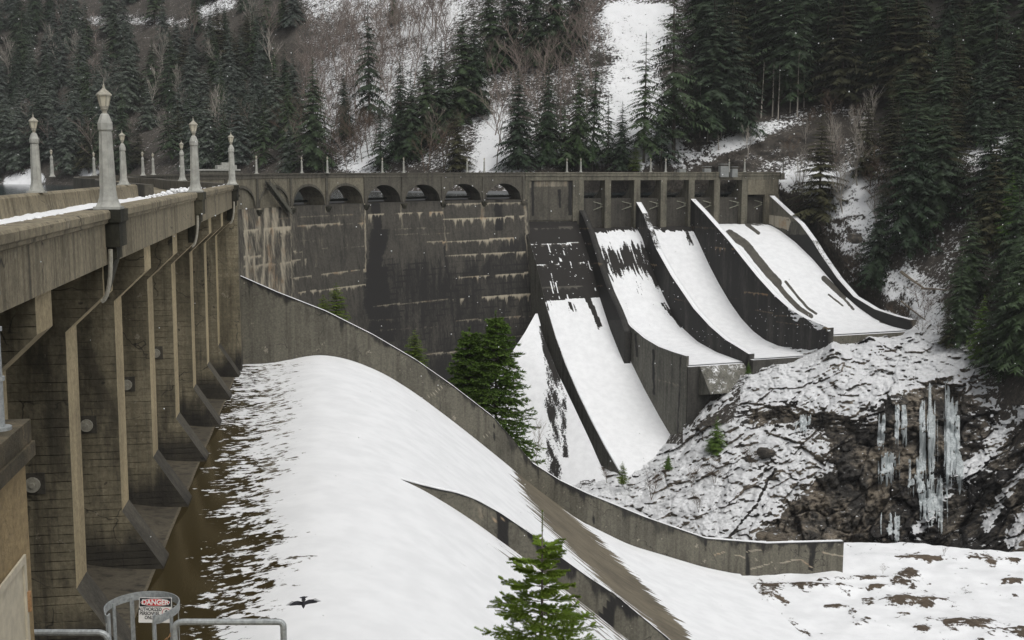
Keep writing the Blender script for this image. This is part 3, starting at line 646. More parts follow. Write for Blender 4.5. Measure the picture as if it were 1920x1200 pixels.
for k, t in enumerate(PT):
    mb = MB(); hw = .95
    poly = [(.05, -3.58), (.05, -17.8), (-10, -17.8), (-10, -9.5), (-8.5, -8.6), (-6.2, -7.9), (-4.6, -6.9), (-3.6, -5.6), (-3.1, -3.58)]
    w_prism(mb, t-hw, t+hw, poly); wpart(mb, 'gate_pier', M['wing'])
mb = MB(); w_box(mb, 76.4, 77.4, -1, .05, -17, -8.0); w_box(mb, 70.5, 81., -3, .0, -8.0, -3.6); w_box(mb, 77.5, 81.4, -8, -.2, -17, -8.003); wpart(mb, 'abutment', M['arcade_pale'])
ED = PT+[76.9]
for k in range(len(ED)-1):
    a, b = ED[k]+.97, ED[k+1]-.97 if k < len(ED)-2 else ED[k+1]-.55
    mb = MB(); R_ = 7.2; pv = (-1.4, -11.); ring = []
    for g in np.linspace(math.radians(-52), math.radians(24), 14): ring.append((pv[0]-R_*math.cos(g), pv[1]+R_*math.sin(g)))
    poly = ring+[(x-.25, z) for x, z in ring[::-1]]
    w_prism(mb, a, b, poly); gate = wpart(mb, 'radial_gate', M['darksteel'])
    mb = MB()
    for (tt, dt_) in ((a+.25, 1), (b-.25, -1)):
        for g in (-35, -5, 18):
            gr = math.radians(g); mb.tube([W(tt, -1.5, -10.6), W(tt+dt_*1.3, pv[0]-(R_-.1)*math.cos(gr), pv[1]+(R_-.1)*math.sin(gr))], .14, 5)
        mb.tube([W(tt+dt_*1.3, pv[0]-(R_-.3)*math.cos(math.radians(g)), pv[1]+(R_-.3)*math.sin(math.radians(g))) for g in (-48, -20, 0, 20)], .13, 5)
    for g in (-35, -5, 18):
        gr = math.radians(g); mb.tube([W(a+.1, pv[0]-(R_-.4)*math.cos(gr), pv[1]+(R_-.4)*math.sin(gr)), W(b-.1, pv[0]-(R_-.4)*math.cos(gr), pv[1]+(R_-.4)*math.sin(gr))], .15, 5)
    mb.tube([W(a+.1, -3.5, -8.6), W(b-.1, -1.2, -10.4)], .12, 5); mb.tube([W(a+.1, -3.5, -13.6), W(b-.1, -1.2, -11.0)], .12, 5)
    x = mb.build('gate_arm', M['armsteel']); x.parent = gate; x.matrix_parent_inverse = gate.matrix_parent_inverse if False else INVW
    x.parent = gate; x.matrix_parent_inverse = Matrix.Identity(4); x.matrix_local = Matrix.Identity(4)
# chutes
C1 = [(-.3, -14.6), (.2, -16.6), (4, -20.6), (8.3, -25.4), (15.1, -35.5), (22, -43.2), (29.5, -50), (38, -56.2), (46.7, -61.7), (55, -66.4), (63.8, -70.7), (70, -73.6)]
C2 = [(-9, -17), (-2, -17), (1, -17.2), (4.5, -19.5), (8, -24), (12, -28.6), (18, -34.6), (24, -39.4), (30, -42.5), (38, -44.9), (48, -46.2), (61, -46.7)]
C3 = [(-9, -17), (-2, -17), (1, -17.2), (5, -20.8), (12, -27.6), (18, -32.6), (24, -37), (30, -40.6), (36, -43.2), (42, -44.8), (50, -45.6), (64.5, -45.4)]
C4 = [(-9, -17), (-1, -16.6), (4, -17), (9.3, -18.4), (17, -21.2), (25.8, -25.4), (33, -29.6), (40, -33.6), (47, -36.6), (54, -38.8), (61, -39.9), (68, -40.1)]
def stk(T, O, seed, a=1.5, b=.12): return fbm(T*a, O*b, o=5, seed=seed)
def paint_c1(u, v, T, O, Z):
    s = stk(T, O, 21); e = np.interp(u, [1020, 1060, 1105], [567, 563, 559])
    sn = np.where(v > e-1.5, .92-.5*sst(.55, .75, s)*(v < e+60)+.5*(fbm(T*3.5, O*.3, o=3, seed=46)-.5), .06+.42*sst(.5, .78, s)*(v > 460))
    sn = np.where(inpoly(u, v, [(1096, 560), (1106, 556), (1130, 612), (1124, 614)]), -.2, sn)
    sn -= .9*inpoly(u, v, [(1065, 566), (1070, 566), (1077, 584), (1073, 584)])
    fl = (vnoise(u*.55, v*.5, 0, 5) > .93)*(v > 430)*(v < 560)*.7+.75*(fbm(T*3.2, O*.22, o=3, seed=14) > .74)*(fbm(u*.03, v*.05, o=2, seed=15) > .5)*(v > 440)*(v < 560)
    p = drips(u, v, [(990, 428, 1075, 426, 5, .5), (992, 458, 1085, 455, 8, .7), (1000, 497, 1095, 492, 7, .8), (1015, 540, 1105, 535, 5, .5), (987, 406, 1068, 404, 12, .6)])
    return np.dstack([np.zeros_like(u), .75-.9*p-(v > 500)*.1, np.maximum(sn, fl)*(v > 426)-(v < 426)*.3+.55*(p > .55)])
def paint_c2(u, v, T, O, Z):
    s = stk(T, O, 44); top = np.interp(u, [1105, 1120, 1150, 1185], [432, 436, 430, 428]); mid_ = np.interp(u, [1115, 1140, 1180, 1205], [468, 472, 462, 458]); low_ = np.interp(u, [1130, 1150, 1175, 1210, 1230], [512, 527, 512, 520, 540])
    s2 = fbm(T*3.5, O*.35, o=4, seed=45)
    sn = sst(top-6, top+10, v)*.86-.60*sst(mid_-20, mid_+12, v)*(1-sst(low_-24, low_+14, v))
    sn = sn+(s2-.5)*1.1*(1-sst(560, 620, v))-.5*(s-.45)*(v < 600)-(v < 424)*.5+.14*(1-sst(1120, 1150, u))*(v > 470)
    sn = np.where(inpoly(u, v, [(1238, 568), (1246, 566), (1282, 612), (1276, 616)]), sn-.9*s-.1, sn)
    return np.dstack([np.zeros_like(u), np.full_like(u, .7), sn])
def paint_c3(u, v, T, O, Z):
    s = stk(T, O, 55, 1.2, .1); top = np.interp(u, [1225, 1240, 1262, 1290], [424, 433, 432, 428])
    sn = sst(top-5, top+6, v+14*(s-.5))*1.0-.3*(1-sst(440, 470, v))*s
    sn -= .5*inpoly(u, v, [(1282, 430), (1300, 425), (1304, 462), (1292, 462)])*s*1.6
    sn += .0*u
    return np.dstack([np.zeros_like(u), np.full_like(u, .7), sn])
def paint_c4(u, v, T, O, Z):
    s = stk(T, O, 66, 1.2, .1); top = np.interp(u, [1340, 1365, 1395, 1420, 1450], [418, 422, 420, 424, 420])
    sn = sst(top-6, top+3, v+10*(s-.5))*1.0+.05
    def band(P, w_):
        d = np.full(u.shape, 99.); 
        for (a, b), (c, e) in zip(P[:-1], P[1:]):
            L = (c-a)**2+(e-b)**2; t = np.clip(((u-a)*(c-a)+(v-b)*(e-b))/L, 0, 1); d = np.minimum(d, np.hypot(u-a-t*(c-a), v-b-t*(e-b)))
        return np.clip(1.4-d/w_, 0, 1)
    k = np.maximum.reduce([band([(1368, 438), (1398, 458), (1420, 486), (1443, 514), (1458, 530)], 7.5), band([(1455, 530), (1475, 555), (1500, 580), (1520, 593)], 4.5), band([(1473, 528), (1492, 552), (1515, 578), (1530, 588)], 2.2),
                           band([(1400, 421), (1412, 429), (1422, 437)], 3), band([(1545, 522), (1560, 536), (1582, 556)], 5), band([(1583, 560), (1600, 580)], 2.2), band([(1553, 552), (1580, 573)], 1.6), band([(1650, 603), (1672, 610)], 1.6)])
    return np.dstack([np.zeros_like(u), np.zeros_like(u)+.0, sn-1.6*k])
for (nm, t0, t1, pf, pn) in (('chute', -.0, 16.1, C1, paint_c1), ('chute', 18.9, 33.7, C2, paint_c2), ('chute', 34.8, 51.3, C3, paint_c3), ('chute', 52.3, 76.2, C4, paint_c4)):
    w_sheet(nm, t0, t1, pf, pn, M['chute'])
w_sheet('chute', 16.1, 19.0, [(27, -48), (30, -50.4), (38, -56.2), (46.7, -61.7), (55, -66.4), (63.8, -70.7), (70, -73.6)], paint_c1, M['chute'])
# solid concrete below the chutes: dark side walls and fronts
mb = MB(); w_prism(mb, -.02, 18.9, [(x, z-.35) for x, z in C1[1:6]]+[(x, z-.35) for x, z in C1[6:]]+[(70, -82), (.2, -40)]); wpart(mb, 'chute_body', M['sidewall'])
mb = MB(); w_prism(mb, 18.5, 33.9, [(x, z-.3) for x, z in C2[2:]]+[(60.9, -52), (60.4, -82), (.2, -60)]); wpart(mb, 'chute_body', M['black'])
mb = MB(); w_prism(mb, 34, 51.4, [(x, z-.3) for x, z in C3[2:]]+[(64.4, -52), (60, -70), (.2, -60)]); wpart(mb, 'chute_body', M['black'])
mb = MB(); w_prism(mb, 52, 76.3, [(x, z-.3) for x, z in C4[2:]]+[(67.9, -42.5), (62, -60), (.2, -50)]); wpart(mb, 'chute_body', M['endwall'])
# snow dusted deflector block under the second chute's lip
mb = MB(); tA, tB = 21.5, 33.8
mb.hexa([W(tA, 56, -55), W(tB, 56, -55), W(tB, 66.5, -52.8), W(tA, 66.5, -52.8)], [W(tA, 56, -47.2), W(tB, 56, -47.2), W(tB, 61.2, -47.0), W(tA, 61.2, -47.0)])
wpart(mb, 'deflector', M['sidewall'])
def w_wall(name, t0, t1, top, low, label, stamp, mat, group=None):
    tr = [on_w(t0, u, v) for u, v in top]; xo = np.array([a for a, b in tr]); xz = np.array([b for a, b in tr])
    oo = np.arange(xo[0], xo[-1]+.01, .3); zt = np.interp(oo, xo, xz); zb = np.interp(oo, [a for a, b in low], [b for a, b in low]); m = 50
    k = np.linspace(0, 1, m)**.8; Z = zt[:, None]+(zb-zt)[:, None]*(1-k)[None]; O = np.repeat(oo[:, None], m, 1)
    Vf = np.dstack([F0[0]+HW[0]*t0+NW[0]*O, F0[1]+HW[1]*t0+NW[1]*O, Z]); u, v = proj(Vf); pt = stamp(u, v, O, Z, zt[:, None]-Z)
    Vb = Vf.copy(); Vb[..., 0] += HW[0]*(t1-t0); Vb[..., 1] += HW[1]*(t1-t0)
    n = len(oo); F = grid_faces(n, m); nb = n*m
    i = np.arange(n-1)*m; tp = np.stack([i+m-1, i+2*m-1, i+2*m-1+nb, i+m-1+nb], 1)
    j = np.arange(m-1); e = (n-1)*m; en = np.stack([e+j, e+j+1, e+j+1+nb, e+j+nb], 1); st = np.stack([j, j+1, j+1+nb, j+nb], 1)[:, ::-1]
    o = np_mesh(name, np.vstack([Vf.reshape(-1, 3), Vb.reshape(-1, 3)]), np.vstack([F, F[:, ::-1]+nb, tp, en, st]), mat, None, np.vstack([pt.reshape(-1, 3), np.zeros((nb, 3))]), smooth=False)
    return tag(o, label, 'wall', group)
def st_low(u, v, O, Z, below):
    f = fbm(O*.25, Z*.1, o=4, seed=15)
    p = drips(u, v, [(1085, 428, 1105, 428, 8, .6), (1090, 458, 1110, 456, 8, .5), (1095, 497, 1125, 492, 7, .7), (1103, 538, 1130, 535, 6, .6), (1200, 742, 1245, 755, 4, .3), (1228, 710, 1284, 725, 9, .55)])
    d = runs(u, v, [(1225, 655, 1226, 740, 2.2, .8), (1276, 668, 1270, 830, 1.5, .5), (1192, 625, 1194, 670, 2, .6)])
    return np.dstack([p, d+.9*(v < 600)+.2*f*(v > 600), np.zeros_like(u)])
def st_dark(u, v, O, Z, below):
    f = fbm(O*.25, Z*.1, o=4, seed=16)
    p = drips(u, v, [(1190, 452, 1205, 450, 8, .6), (1195, 491, 1232, 497, 16, .9), (1190, 428, 1230, 425, 5, .4), (1215, 531, 1230, 530, 3, .7), (1205, 615, 1290, 617, 4, .4), (1380, 426, 1400, 425, 3, .4), (1340, 463, 1382, 467, 12, .7),
                     (1380, 480, 1400, 482, 2, .5), (1395, 547, 1450, 553, 6, .9), (1415, 581, 1450, 587, 2, .6), (1450, 592, 1482, 592, 2, .5), (1455, 603, 1500, 609, 2, .5), (1360, 558, 1385, 560, 2, .4), (1535, 612, 1556, 614, 30, 1.), (1292, 424, 1345, 428, 5, .4), (1265, 560, 1285, 565, 3, .5)])
    fl = (vnoise(u*.6, v*.55, 0, 6) > .94)*.8
    sn = fl*(fbm(u*.02, v*.03, o=2, seed=61) > .5)+.8*(below < 2.2*n1(O*.5))*(O > 52)*(u > 1440)*(fbm(u*.1, v*.25, o=2) > .45)
    return np.dstack([p, np.clip(.2+.9*fbm(O*.6, Z*.07, o=4, seed=88), 0, 1), sn])
lowA = [(0, -22), (8, -30), (15, -40), (30, -54), (47, -66), (62, -74)]
w_wall('chute_wall', 16.2, 18.0, [(1083, 388), (1092, 405), (1106, 440), (1124, 500), (1140, 545), (1156, 580), (1164, 600), (1172, 624)], lowA, 'short dark wall with a snowy end left of the second chute from the plug', st_low, M['black_bare'])
w_wall('chute_wall', 18.3, 18.95, [(1092, 392), (1106, 428), (1122, 480), (1140, 540), (1160, 583), (1182, 612), (1208, 634), (1235, 650), (1262, 660), (1288, 668)], lowA, 'tall streaked grey side wall ending in a square corner below the second chute', st_low, M['sidewall'])
lowB = [(0, -24), (30, -50), (62, -52)]
w_wall('chute_wall', 33.6, 35.2, [(1193, 379), (1205, 400), (1230, 466), (1258, 516), (1300, 578), (1330, 611), (1360, 637), (1385, 652), (1404, 664)], lowB, 'black divider wall with a snow capped top between the second and third chutes', st_dark, M['black'])
w_wall('chute_wall', 51.4, 53.0, [(1295, 373), (1320, 399), (1365, 450), (1395, 488), (1420, 519), (1450, 552), (1480, 579), (1510, 597), (1540, 609), (1553, 615)], [(0, -24), (30, -46), (70, -50)], 'black divider wall with orange stains at its end between the third and fourth chutes', st_dark, M['black'])
def st_d(u, v, O, Z, below):
    p = 1.1*inpoly(u, v, [(1438, 402), (1480, 408), (1483, 415), (1478, 432), (1466, 428), (1455, 426), (1440, 418)])*(.4+n1(u*.5))
    return np.dstack([p, .35-.5*(v < 415)+.3*fbm(O*.3, Z*.1, o=3)+.35*(v > 440), np.zeros_like(u)])
w_wall('chute_wall', 76.3, 78.0, [(1443, 367), (1470, 392), (1500, 420), (1522, 450), (1540, 479), (1570, 522), (1600, 556), (1640, 580), (1680, 593), (1708, 600)], [(0, -20), (9, -20), (26, -27), (40, -36), (54, -42), (70, -43)], 'snow topped outer chute wall curving down beside the rocky bank', st_d, M['endwall'])

# ------------------------------------------------------------------ TERRAIN: far bank, gorge and bluff (real distances from a few surveyed points)
CP = [  # photo column, row, metres ahead
 (-350, 345, 640), (-950, 345, 800), (-950, 0, 1000), (-950, -160, 1150), (-100, 345, 590), (20, 346, 567), (120, 345, 540), (300, 340, 480), (480, 335, 430), (650, 330, 405), (800, 328, 388), (1000, 328, 372), (1200, 326, 368), (1400, 326, 366), (1468, 326, 362),
 (-350, 0, 840), (0, 0, 740), (200, 0, 720), (400, 0, 660), (560, 0, 590), (700, 0, 545), (900, 0, 495), (1100, 0, 470), (1300, 0, 458), (1500, 0, 445), (1700, 0, 430), (1920, 0, 405), (2150, 0, 380),
 (-350, 180, 720), (100, 180, 640), (350, 180, 580), (560, 170, 500), (800, 170, 440), (1000, 170, 422), (1200, 170, 412), (1400, 200, 402), (1560, 205, 392), (1700, 200, 375), (1920, 200, 345), (2150, 200, 315),
 (-350, -160, 1000), (200, -160, 880), (600, -160, 700), (1000, -160, 570), (1400, -160, 540), (1900, -160, 490), (2200, -160, 460),
 (1490, 310, 368), (1560, 318, 362), (1700, 318, 345), (1850, 300, 322), (1960, 300, 305), (1500, 335, 352), (1600, 345, 340), (1750, 345, 325), (1920, 345, 302), (2150, 345, 275),
 (1475, 360, 354), (1520, 405, 346), (1560, 440, 336), (1590, 480, 328), (1630, 535, 318), (1665, 568, 308), (1718, 594, 292), (1745, 620, 285), (1692, 604, 304), (1620, 608, 316), (1640, 590, 316), (1560, 622, 318), (1580, 560, 325), (1520, 480, 345), (1700, 460, 316), (1800, 450, 305), (1920, 450, 286), (2150, 450, 258),
 (1760, 560, 292), (1850, 580, 275), (1960, 600, 254), (2150, 600, 232), (1850, 680, 262), (1960, 720, 235), (2150, 720, 212),
 (560, 380, 408), (700, 380, 392), (850, 380, 372), (980, 380, 358), (1100, 420, 385), (1250, 420, 385), (1400, 430, 385), (1100, 520, 375), (1300, 520, 372), (1480, 520, 362), (1100, 620, 352), (1300, 610, 345), (1480, 600, 330), (1110, 720, 330), (1250, 700, 318), (1110, 800, 305), (1110, 860, 288), (1190, 840, 292), (1240, 790, 300), (1300, 680, 300), (1450, 660, 292),
 (1560, 644, 275), (1630, 634, 281), (1706, 622, 286), (1545, 690, 270), (1450, 690, 276), (1400, 715, 272), (1620, 690, 266), (1700, 690, 262), (1780, 690, 262), (1640, 745, 252), (1720, 720, 258), (1830, 740, 255),
 (1390, 770, 262), (1480, 770, 258), (1560, 800, 249), (1310, 800, 268), (1350, 850, 254), (1430, 820, 252), (1500, 850, 247), (1560, 860, 243), (1280, 850, 264), (1235, 880, 262), (1190, 918, 258), (1150, 900, 262), (1120, 925, 256), (1070, 960, 250),
 (1250, 960, 243), (1330, 930, 244), (1420, 930, 238), (1500, 920, 238), (1200, 1010, 236), (1300, 1010, 230), (1420, 1010, 226), (1100, 1010, 240),
 (1580, 880, 240), (1640, 860, 240), (1700, 830, 243), (1760, 800, 246), (1830, 800, 247), (1600, 960, 234), (1680, 960, 234), (1760, 960, 233), (1840, 960, 226), (1920, 930, 216), (2150, 930, 190), (1880, 830, 240), (1960, 830, 226),
 (1600, 1030, 229), (1760, 1030, 226), (1920, 1030, 206), (2150, 1030, 180), (1300, 1100, 216), (1600, 1100, 220), (1900, 1100, 194), (2150, 1100, 172), (1100, 1100, 226)]
CPa = np.array(CP, float); _P = CPa[:, :2]/400; _L = np.log(CPa[:, 2])
_D = np.hypot(_P[:, None, 0]-_P[None, :, 0], _P[:, None, 1]-_P[None, :, 1]); nC = len(_P)
_A = np.zeros((nC+3, nC+3)); _A[:nC, :nC] = -_D+np.eye(nC)*.004; _A[:nC, nC] = 1; _A[:nC, nC+1:] = _P; _A[nC, :nC] = 1; _A[nC+1:, :nC] = _P.T
_W = np.linalg.solve(_A, np.concatenate([_L, [0, 0, 0]]))
def depth(u, v):
    u = np.asarray(u, float)/400; v = np.asarray(v, float)/400; r = _W[nC]+_W[nC+1]*u+_W[nC+2]*v
    for k in range(nC): r = r-_W[k]*np.hypot(u-_P[k, 0], v-_P[k, 1])
    return np.exp(r)
def polyline_d(u, v, P):
    d = np.full(np.shape(u), 999.)
    for (a, b), (c, e) in zip(P[:-1], P[1:]):
        L = (c-a)**2+(e-b)**2; t = np.clip(((u-a)*(c-a)+(v-b)*(e-b))/L, 0, 1); d = np.minimum(d, np.hypot(u-a-t*(c-a), v-b-t*(e-b)))
    return d
def soft(u, v, poly, k=14, seed=1, amp=30):
    uu = u+amp*(fbm(u*.02, v*.02, o=4, seed=seed)-.5)*2; vv = v+amp*(fbm(u*.02, v*.02, o=4, seed=seed+5)-.5)*2
    r = inpoly(uu, vv, poly).astype(float)
    for j, (a, b) in enumerate(((1, 0), (-1, 0), (0, 1), (0, -1), (.6, .6), (-.6, -.6), (.6, -.6), (-.6, .6))): r = r+inpoly(uu+a*k, vv+b*k, poly)
    return r/9
BLUFF = [(1370, 790), (1400, 700), (1535, 655), (1560, 620), (1705, 600), (1790, 640), (1850, 690), (1850, 760), (1870, 860), (2260, 800), (2260, 1150), (1060, 1150), (1060, 960), (1130, 880), (1275, 838), (1300, 800)]
def worley(x, y, z, seed=0):
    fx, fy, fz = np.floor(x), np.floor(y), np.floor(z); f1 = np.full(x.shape, 9.); f2 = f1.copy(); val = np.zeros(x.shape); dx_ = [np.zeros(x.shape) for _ in range(3)]; gid = np.zeros(x.shape)
    for a in (-1, 0, 1):
        for b in (-1, 0, 1):
            for c in (-1, 0, 1):
                ix, iy, iz = fx+a, fy+b, fz+c; h1, h2, h3, h4 = [_h(ix, iy, iz, seed+k) for k in range(4)]
                ex, ey, ez = x-(ix+h1), y-(iy+h2), z-(iz+h3); d = np.sqrt(ex*ex+ey*ey+ez*ez); nr = d < f1
                f2 = np.where(nr, f1, np.minimum(f2, d)); f1 = np.where(nr, d, f1); val = np.where(nr, h4, val); gid = np.where(nr, h1*7.1 % 1, gid)
                for q, e in enumerate((ex, ey, ez)): dx_[q] = np.where(nr, e, dx_[q])
    return f1, f2, val, gid, dx_
BL = {}
def bluff_y(u, v):
    i = int(round((u-BL['u0'])/BL['du'])); j = int(round((v-BL['v0'])/BL['du'])); Y = BL['Y']; a, b = max(0, min(i, Y.shape[0]-1)), max(0, min(j, Y.shape[1]-1)); return float(Y[max(a-2, 0):a+3, max(b-2, 0):b+3].min())
def make_terrain():
    # hillside sheet
    du = 4.; ug = np.arange(-900, 2400, du); vg = np.arange(-150, 1110, du); U, Vv = np.meshgrid(ug, vg, indexing='ij')
    Y = depth(U, Vv)
    x, y, z = rays(U, Vv); P = np.dstack([x*Y/y, Y, z*Y/y])
    inb = inpoly(U, Vv, BLUFF)
    rough = np.where(inb, 0, 1.)
    d1 = fbm(P[..., 0]*.05, P[..., 1]*.05, P[..., 2]*.05, 4, 3)-.5; d2 = fbm(P[..., 0]*.3, P[..., 1]*.3, P[..., 2]*.3, 4, 9)-.5
    cliff = np.clip(1.3-polyline_d(U, Vv, [(1350, 318), (1420, 292), (1500, 262), (1560, 285)])/26, 0, 1)
    Y2 = Y-3*d1*np.interp(Y, [250, 400, 700], [.6, 2.2, 5])-2.4*d2*np.interp(Y, [250, 400, 700], [.7, 1, 1.6])-5*cliff*(fbm(P[..., 0]*.12, P[..., 1]*.12, P[..., 2]*.3, 5, 27)-.5)*2.5
    P = np.dstack([x*Y2/y, Y2, z*Y2/y])
    sn = .17+.18*sst(540, 600, U)*(1-sst(1260, 1330, U))+.04*(U < 540)+.20*sst(1290, 1400, U)*sst(235, 300, Vv)-.16*sst(1290, 1380, U)*(Vv < 230)
    scree = soft(U, Vv, [(1128, 14), (1160, 8), (1250, 12), (1240, 70), (1228, 140), (1262, 215), (1300, 300), (1120, 320), (1085, 270), (1150, 160)], seed=3, amp=14)
    road = np.clip(1.5-polyline_d(U, Vv, [(1140, 22), (1245, 14), (1260, 20)])/6, 0, 1)
    s2 = soft(U, Vv, [(640, 325), (700, 240), (720, 225), (740, 260), (690, 325)], seed=5, amp=15)
    s3 = soft(U, Vv, [(880, 325), (905, 240), (935, 190), (960, 230), (940, 270), (975, 325)], seed=7, amp=14)
    s4 = soft(U, Vv, [(560, 200), (590, 110), (690, 50), (860, 30), (845, 60), (790, 140), (720, 230), (640, 250), (560, 260)], seed=8, amp=18)
    ridge = np.clip(1.5-polyline_d(U, Vv, [(1270, 318), (1330, 288), (1400, 255), (1470, 225), (1550, 205), (1620, 215)])/16, 0, 1)
    s5 = soft(U, Vv, [(1440, 345), (1500, 320), (1760, 320), (1780, 345), (1650, 380), (1700, 440), (1640, 520), (1720, 500), (1790, 620), (1720, 640), (1640, 590), (1560, 470)], seed=9, amp=22)
    s6 = soft(U, Vv, [(1820, 300), (1850, 250), (1930, 210), (2100, 200), (2100, 330), (1900, 340)], seed=11, amp=18)
    s7 = soft(U, Vv, [(560, 30), (880, 30), (880, -20), (560, -20)], seed=12, amp=18)
    sn += .27*scree+.5*road+.28*s2+.30*s3+.13*s4+.34*ridge+.30*s5+.30*s6+.14*s7
    for P_, w_, a_ in (([(120, 42), (200, 36), (330, 40), (420, 50)], 10, .2), ([(15, 340), (60, 325), (75, 335), (20, 346)], 9, .5), ([(160, 325), (200, 312)], 10, .45), ([(380, 20), (430, 5)], 14, .3), ([(20, 195), (45, 185)], 9, .35), ([(840, 38), (760, 60)], 8, .3)):
        sn += a_*np.clip(1.5-polyline_d(U, Vv, P_)/w_, 0, 1)
    sn -= .12*cliff
    dk = np.clip(.10+.45*sst(1240, 1360, U)*(1-sst(200, 280, Vv))-.5*scree-.3*ridge+.2*s5-.3*s5, 0, 1)+.5*cliff*(d2 > 0)
    so_ = np.clip(.35+.4*s4+.5*s6+.3*s5-.35*scree, 0, 1)
    keep = ~((U < 540) & (Vv > 350)) & ~((U < 1085) & (Vv > 380)) & ~((Vv > 360) & (U < 1300) & (Vv < 870) & (U < 1080))
    F = grid_faces(len(ug), len(vg)); ok = (keep & ~(inpoly(U, Vv, BLUFF) & False)).ravel()
    inner = inb.copy()
    F = F[ok[F].all(1) & ~(inner.ravel()[F].all(1))]
    o = np_mesh('hillside', P, F[:, ::-1], M['terrain'], None, np.dstack([so_, dk, sn])); tag(o, kind='structure')
    # rocky bluff, finer
    du = 1.6; ug = np.arange(1050, 2230, du); vg = np.arange(600, 1108, du); U, Vv = np.meshgrid(ug, vg, indexing='ij'); Y = depth(U, Vv)
    x, y, z = rays(U, Vv); P = np.dstack([x*Y/y, Y, z*Y/y])
    X_, Z_ = P[..., 0], P[..., 2]
    big = fbm(X_*.07, Y*.07, Z_*.07, 4, 41)-.5
    a = math.radians(35); lx = X_*math.cos(a)+Z_*math.sin(a); lz = -X_*math.sin(a)+Z_*math.cos(a)
    lay = fbm(lx*.10, Y*.2, lz*.55+big*3, 5, 43); rid = 1-np.abs(2*fbm(lx*.16, Y*.16, lz*.34, 5, 47)-1)
    fine = fbm(X_*.9, Y*.9, Z_*.9, 4, 49)-.5
    steep = soft(U, Vv, [(1560, 810), (1610, 845), (1650, 760), (1700, 720), (1830, 720), (1870, 800), (2260, 760), (2260, 1120), (1330, 1120), (1440, 970), (1560, 880)], seed=21, amp=16)
    over = soft(U, Vv, [(1370, 770), (1470, 765), (1560, 795), (1640, 800), (1650, 850), (1600, 860), (1500, 810), (1400, 790)], seed=23, amp=8)
    vert = fbm(X_*.28, Y*.28, Z_*.06, 4, 59)-.5
    Y2 = Y-5*big-2.6*(lay-.5)*2-1.6*(rid-.6)*1.5-1.1*fine*2+2.5*over-6*vert*steep
    blob = np.exp(-(((U-1690)/58)**2+((Vv-790)/62)**2)); Y2 -= 5.5*blob
    wx, wy, wz = lx*.11+big*.8, Y*.11, lz*.24+big*1.2
    f1, f2, val, gid, dd = worley(wx, wy, wz, 5); g1, g2, v2, gid2, de = worley(lx*.34+lay, Y*.34, lz*.7, 9)
    amt = .32+.85*steep
    Y2 += amt*(-3.4*(val-.5)-3.0*(gid-.5)*dd[0]*2+2.2*(v2-.5)*dd[2]*2)-amt*(.9*(v2-.5)+1.1*(gid2-.5)*de[2])
    edge = np.clip(1-(f2-f1)/.10, 0, 1); edge2 = np.clip(1-(g2-g1)/.12, 0, 1); Y2 += .8*edge+.3*edge2
    P = np.dstack([x*Y2/y, Y2, z*Y2/y])
    sn = .44-.55*steep-.5*over+.16*(Vv < 740)*(U < 1840)-.13*edge*(1-steep)-.07*edge2*(lay > .5)+.13*(1-steep)
    sn += .15*(1-steep)*(Vv > 830)*(U < 1500)
    streakr = np.clip(1.4-polyline_d(U, Vv, [(1920, 760), (1850, 850), (1780, 920), (1720, 1000)])/14, 0, 1)+np.clip(1.4-polyline_d(U, Vv, [(1930, 870), (1880, 930), (1850, 985)])/10, 0, 1)+np.clip(1.4-polyline_d(U, Vv, [(1930, 960), (1900, 1010)])/16, 0, 1)
    sn += .75*streakr*(.4+lay)+.14*steep*(U > 1800)+.10*steep*(vert > .02)
    for (cu, cv, ru, rv) in ((1410, 860, 40, 12), (1330, 860, 26, 8), (1545, 780, 30, 12), (1620, 640, 30, 8), (1660, 655, 50, 9), (1180, 890, 20, 12), (1250, 880, 22, 14), (1470, 660, 10, 10), (1575, 690, 26, 14)):
        sn -= .5*np.exp(-(((U-cu)/ru)**2+((Vv-cv)/rv)**2))
    crack = np.clip(1.2-polyline_d(U, Vv, [(1455, 880), (1440, 900), (1420, 945), (1385, 985), (1370, 1005)])/4, 0, 1); sn -= .7*crack
    dk = .55*soft(U, Vv, [(1610, 860), (1700, 850), (1830, 760), (2260, 800), (2260, 1120), (1600, 1120)], seed=25, amp=20)*(.5+.8*(lay))+.5*over+.6*crack
    dk -= .16*steep; dk += .3*edge*steep+.22*steep*(val > .6)+.12*edge2; dk -= 1.1*blob+.35*steep*np.exp(-(((U-1600)/70)**2+((Vv-930)/80)**2))
    br = np.clip(.2+.8*(fbm(X_*.1, Y*.1, Z_*.1, 3, 55)-.4), 0, 1)
    hole = (U < 1280) & (Vv < 832) | (U < 1395) & (Vv < 700) | (U < 1540) & (Vv < 645) | (U > 1880) & (Vv < 760)
    F = grid_faces(len(ug), len(vg)); F = F[(~hole).ravel()[F].all(1)]
    BL.update(u0=ug[0], v0=vg[0], du=du, Y=Y2)
    o = np_mesh('rock_bluff', P, F[:, ::-1], M['rock'], None, np.dstack([br, dk, sn])); tag(o, kind='structure')
make_terrain()
